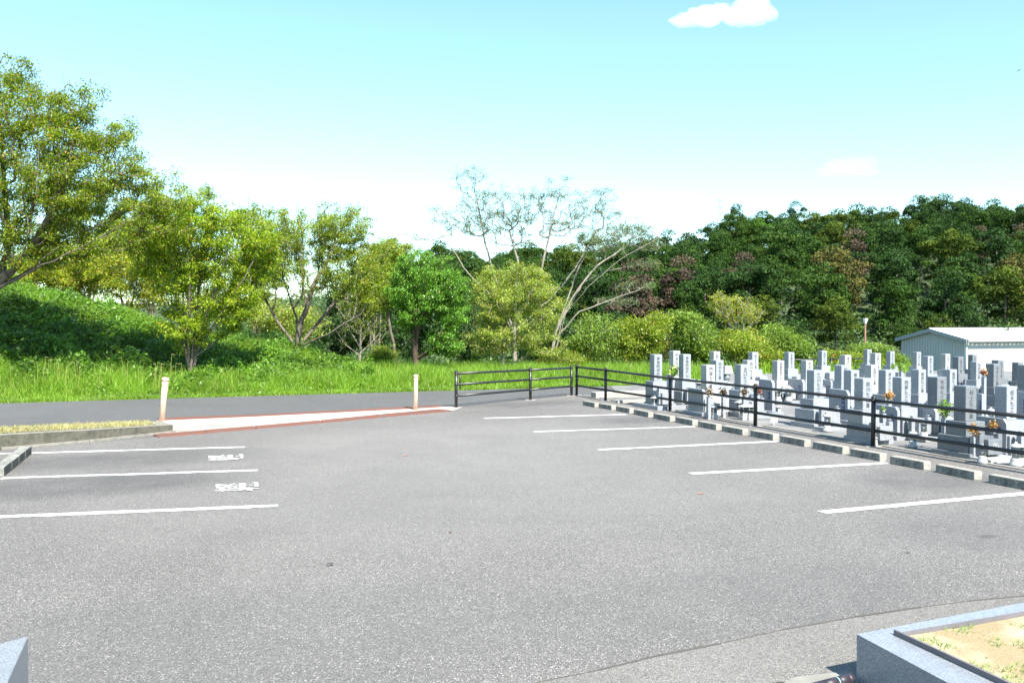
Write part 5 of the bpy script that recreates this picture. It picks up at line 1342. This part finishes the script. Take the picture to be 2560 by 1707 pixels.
# ------------------------------------------------------------------ grass and undergrowth by the road
rng = np.random.RandomState(5)
def strip(n, b_lo, b_hi, a_lo, a_hi, pw=1.0):
    b = b_lo + (b_hi - b_lo) * rng.uniform(0, 1, n) ** pw; a = rng.uniform(a_lo, a_hi, n)
    return a * U.x + b * V.x, a * U.y + b * V.y
n = 125000
x, y = strip(n, 24.35, 30.5, -9.5, 21, 1.6)
tpx = 1176 + 2021 * x / y
nz = np.array([noise.noise(Vector((px_ * .9, py_ * .9, 0))) for px_, py_ in zip(x[:], y[:])])
lim = np.where(tpx < 800, 26.5 + rng.uniform(-.4, .5, n), 31)
ok = (tpx > -120) & (tpx < 1640) & (y < 33) & (x * V.x + y * V.y < lim)
x, y, nz = x[ok], y[ok], nz[ok]; n = len(x)
bb = x * V.x + y * V.y
edge = np.clip((bb - 24.35) / 1.2, 0.25, 1)
h = (0.42 + 0.26 * nz + 0.12 * rng.uniform(-1, 1, n)) * edge * np.where(tpx[ok] < 330, 1.25, np.where(tpx[ok] < 620, .85, 1.1))
h = np.clip(h, .08, .9)
o = blades('grass', x, y, hground(x, y) - .02, h, rng.uniform(.010, .019, n), .55, L['grass'], rng, seg=3)
tag(o, 'tall bright green grass on the verge behind the road', 'grass', kind='stuff')
# leafy weeds in the verge and on the mound
def leafy(name, x, y, z, size, mat, label, flat=.6):
    n = len(x); c = np.stack([x, y, z], 1)
    nn = rng.randn(n, 3) * flat + np.array([0, -.2, 1]); nn /= np.linalg.norm(nn, axis=1)[:, None]
    a = np.cross(nn, rng.randn(n, 3)); a /= np.linalg.norm(a, axis=1)[:, None]; b = np.cross(nn, a); s = size[:, None]
    co = np.stack([c - a * s, c - b * s * .55, c + a * s, c + b * s * .55], 1)
    return tag(meshobj(name, quads_mesh(name, co, 4, np.clip(rng.beta(2, 2, n), 0, 1)), mat), label, 'undergrowth', kind='stuff')
n = 150000
yy = rng.uniform(22.5, 34, n); tp_ = rng.uniform(-160, 860, n); xx = (tp_ - 1176) / 2021 * yy
bb = xx * V.x + yy * V.y
cl = np.array([noise.noise(Vector((a_ * 1.1, b_ * 1.1, 3))) + .5 * noise.noise(Vector((a_ * 3, b_ * 3, 9))) for a_, b_ in zip(xx, yy)])
ok = (bb > 25.6 + .8 * cl) | (rng.uniform(0, 1, n) < .12) & (bb > 24.5)
xx, yy, cl, bb = xx[ok], yy[ok], cl[ok], bb[ok]
hh_ = (0.28 + .5 * np.clip(cl, -.4, 1)) * np.clip((bb - 24.4) / 1.0, .15, 1)
leafy('undergrowth', xx, yy, hground(xx, yy) + hh_ * rng.uniform(.35, 1, len(xx)), rng.uniform(.025, .065, len(xx)), L['under'], 'dense leafy green undergrowth covering the mound on the left')
n = 36000
yy = rng.uniform(26, 34, n); tp_ = rng.uniform(-160, 800, n); xx = (tp_ - 1176) / 2021 * yy
zc = hground(xx, yy)
ok = (xx * V.x + yy * V.y > 27) & (yy > 28.2)
o = blades('grass', xx[ok], yy[ok], zc[ok], rng.uniform(.2, .5, ok.sum()), rng.uniform(.012, .02, ok.sum()), .7, L['grass'], rng, seg=2)
tag(o, 'bright grass growing along the crest of the mound', 'grass', kind='stuff')
# rough grass on the far side of the graveyard
n = 16000
yy = rng.uniform(34, 52, n); tp_ = rng.uniform(1500, 2100, n); xx = (tp_ - 1176) / 2021 * yy
o = blades('grass', xx, yy, hground(xx, yy), rng.uniform(.3, .8, n), rng.uniform(.02, .04, n), .6, L['grass'], rng, seg=2)
tag(o, 'rough grass beyond the far graveyard fence', 'grass', kind='stuff')
# seed heads
n = 60
x, y = strip(n, 25.0, 26.2, -8, 1)
rr_ = hground(x, y)
V_ = []; 
for k in range(n):
    h = rng.uniform(.55, .85); a = rng.uniform(0, 6.28); 
    p0 = np.array([x[k], y[k], rr_[k]]); p1 = p0 + np.array([math.cos(a) * .08, math.sin(a) * .08, h]); p2 = p1 + np.array([math.cos(a) * .09, math.sin(a) * .09, -.02])
    s_ = np.array([.005, 0, 0]); V_.append([p0 - s_, p0 + s_, p1 + s_ * .6, p1 - s_ * .6]); u_ = np.array([0, 0, .006]); V_.append([p1 - u_, p2 - u_ * .6, p2 + u_ * .6, p1 + u_])
tag(meshobj('seed_grass', quads_mesh('seed_grass', np.array(V_), 4, np.full(len(V_), 1.0)), L['grass']), 'nodding pale seed heads above the verge grass', 'grass', kind='stuff')

# ------------------------------------------------------------------ planter at the lower right
hP = 0.26
c0 = G(2142, 1584, hP); e1 = (G(2560, 1505, hP) - c0).normalized(); e2 = (G(2373, 1707, hP) - c0).normalized()
r_ = empty('planter', (c0.x, c0.y, 0), 0, 'raised granite edged planter with sand and weeds at the lower right', 'planter')
ic = G(2234, 1586, hP); i1 = (G(2560, 1530, hP) - ic).normalized(); i2 = (G(2492, 1707, hP) - ic).normalized()
L1, L2 = 5.0, 2.6
def rel(p): return (p.x - c0.x, p.y - c0.y)
bm = bmesh.new()
prism(bm, [rel(p) for p in (c0, ic, ic + i1 * L1, c0 + e1 * L1)], -0.03, hP)
prism(bm, [rel(p) for p in (c0 + (ic - c0) * 0.0, c0 + e2 * L2, ic + i2 * L2, ic)], -0.03, hP - 0.0005)
bmobj('granite_edge', bm, M['granite_blue'], r_)
bm = bmesh.new(); nrm = Vector((-i2.y, i2.x, 0))
if nrm.dot(i1) < 0: nrm = -nrm
prism(bm, [rel(p) for p in (ic - i2 * .0, ic + i2 * L2, ic + i2 * L2 + nrm * .014, ic + nrm * .014)], 0.1, hP + 0.028)
n2 = Vector((-i1.y, i1.x, 0))
if n2.dot(i2) < 0: n2 = -n2
prism(bm, [rel(p) for p in (ic + i1 * .002 + n2 * .001, ic + i1 * L1, ic + i1 * L1 + n2 * .014, ic + i1 * .002 + n2 * .014)], 0.1, hP + 0.008)
bmobj('edging_strip', bm, M['darkplastic'], r_)
bm = bmesh.new()
gridn = 30; vv = {}
for a_ in range(gridn + 1):
    for b_ in range(gridn + 1):
        p = ic + nrm * .014 + n2 * .014 + i1 * (L1 * a_ / gridn) + i2 * (L2 * b_ / gridn)
        vv[a_, b_] = bm.verts.new((p.x - c0.x, p.y - c0.y, hP - 0.012 + 0.012 * noise.noise(Vector((p.x * 5, p.y * 5, 0)))))
for a_ in range(gridn):
    for b_ in range(gridn): bm.faces.new((vv[a_, b_], vv[a_+1, b_], vv[a_+1, b_+1], vv[a_, b_+1]))
bmesh.ops.recalc_face_normals(bm, faces=bm.faces)
bmobj('sand', bm, M['sand'], r_, True)
n = 9000
a_ = rng.uniform(0.0, 2.6, n); b_ = rng.uniform(0.02, 1.4, n)
px_ = ic.x + nrm.x * .02 + i1.x * a_ + i2.x * b_; py_ = ic.y + nrm.y * .02 + i1.y * a_ + i2.y * b_
dn = np.array([noise.noise(Vector((u_ * 4, v_ * 4, 1))) + .6 * noise.noise(Vector((u_ * 13, v_ * 13, 4))) for u_, v_ in zip(px_, py_)])
dens = dn - a_ * 0.25 + 0.12
ok = dens > 0.0
o = blades('weeds', px_[ok], py_[ok], np.full(ok.sum(), hP - .012), rng.uniform(.012, .04, ok.sum()), np.full(ok.sum(), .005), 1.6, L['weed'], rng, seg=2)
tag(o, 'sparse green weeds growing in the planter sand', 'weeds', kind='stuff')

# hose lying in the gutter
bm = bmesh.new()
pa, pb = G(2060, 1712, .05), G(2128, 1694, .05)
pts = [pa + (pb - pa) * t for t in (-1.5, 0, .5, .85, 1.0)]
for i in range(len(pts) - 1): tube(bm, pts[i], pts[i+1], 0.026, seg=12)
lathe(bm, [(0.026, -.01), (0.018, .012)], 12, tuple(pts[-1]))
o = bmobj('pipe', bm, M['hose']); tag(o, 'black pipe end with mint stripe lying by the planter foot', 'pipe')
bm = bmesh.new(); q_ = pa.lerp(pb, .45); d_ = (pb - pa).normalized(); tube(bm, q_, q_ + d_ * .005, 0.0268, seg=12); s_ = bmobj('stripe', bm, M['mint'], o)

# granite block at the lower left
hB = 0.32
c0 = G(70, 1589, hB); e1 = (G(0, 1607.5, hB) - c0).normalized(); e2 = (G(17, 1707, hB) - c0).normalized()
bm = bmesh.new(); prism(bm, [(0, 0), (e1.x * 1.5, e1.y * 1.5), ((e1.x * 1.5 + e2.x * 1.6), (e1.y * 1.5 + e2.y * 1.6)), (e2.x * 1.6, e2.y * 1.6)], -0.02, hB)
bmesh.ops.bevel(bm, geom=[e for e in bm.edges], offset=0.004, segments=1, affect='EDGES')
o = bmobj('granite_block', bm, M['granite_blue']); o.location = (c0.x, c0.y, 0)
tag(o, 'blue grey granite block corner at the lower left', 'stone block')

# fallen leaves on the asphalt
lf = [(1608, 1133, 0.05, 'a small orange fallen leaf in the right bays'), (1035, 1221, .035, 'small brown fallen leaf in the middle of the lot'), (757, 1297, .035, 'dark twig like leaf left of the lot centre'), (2085, 1268, .03, 'tiny dark leaf at the right of the lot'), (930, 1046, .06, 'thin orange leaf near the left bay ends')]
for k, (xd, yd, s_, lab) in enumerate(lf):
    p = G(xd * K, yd * K, 0.014)
    bm = bmesh.new(); a = k * 1.7
    prof = [(-1, 0, 0), (-.3, .3, .12), (.5, .25, .1), (1, 0, .02), (.5, -.25, .12), (-.3, -.3, .1)]
    bm.faces.new([bm.verts.new((x_ * s_, y_ * s_, z_ * s_)) for x_, y_, z_ in prof])
    o = bmobj('fallen_leaf', bm, M['joint'] if k in (2, 3) else [M['rustring'], M['brown']][k % 2]); o.location = p; o.rotation_euler = (0, 0, a)
    tag(o, lab, 'leaf', 'fallen leaves on the asphalt')

# ------------------------------------------------------------------ clouds
def cloud(name, puffs, D, label, dens):
    m, n, l, b = newmat('cloud_' + name)
    n.remove(b)
    vol = n.new('ShaderNodeVolumeScatter'); vol.inputs['Color'].default_value = (1, 1, 1, 1); vol.inputs['Density'].default_value = dens; vol.inputs['Anisotropy'].default_value = 0.0
    l.new(vol.outputs[0], n['Material Output'].inputs['Volume'])
    bm = bmesh.new()
    c0 = P(puffs[0][0], puffs[0][1], D)
    for i, (px, py, rx, ry) in enumerate(puffs):
        p = P(px, py, D) - c0; s_ = D / F
        geo = bmesh.ops.create_icosphere(bm, subdivisions=4, radius=1)
        for v_ in geo['verts']:
            q_ = v_.co.copy(); nzv = noise.fractal(q_ * 1.7 + Vector((i * 3.1, 0, 0)), 0.9, 2.1, 4)
            k = 1 + 0.32 * nzv
            v_.co = Vector((q_.x * rx * s_ * k, q_.y * rx * s_ * .6 * k, q_.z * ry * s_ * k)) + p
    me = bpy.data.meshes.new('cloud'); bm.to_mesh(me); bm.free()
    o = meshobj('cloud', me, m); o.location = c0
    rm = o.modifiers.new('merge', 'REMESH'); rm.mode = 'VOXEL'; rm.voxel_size = D / F * 2.0
    bpy.context.view_layer.update()
    me2 = bpy.data.meshes.new_from_object(o.evaluated_get(bpy.context.evaluated_depsgraph_get()))
    o.modifiers.clear(); o.data = me2
    tag(o, label, 'cloud', 'white clouds in the sky')
cloud('a', [(1765, 42, 50, 26), (1715, 52, 45, 16), (1800, 28, 30, 20), (1860, 42, 60, 26), (1905, 30, 38, 22), (1880, 6, 45, 14), (1925, 40, 22, 14), (1690, 54, 20, 8)], 1500, 'small bright white cloud at the top of the sky', 0.022)
cloud('b', [(2120, 415, 60, 22), (2165, 408, 32, 18), (2080, 430, 45, 15), (2150, 430, 50, 12)], 1900, 'faint white cloud low over the hill', 0.0035)
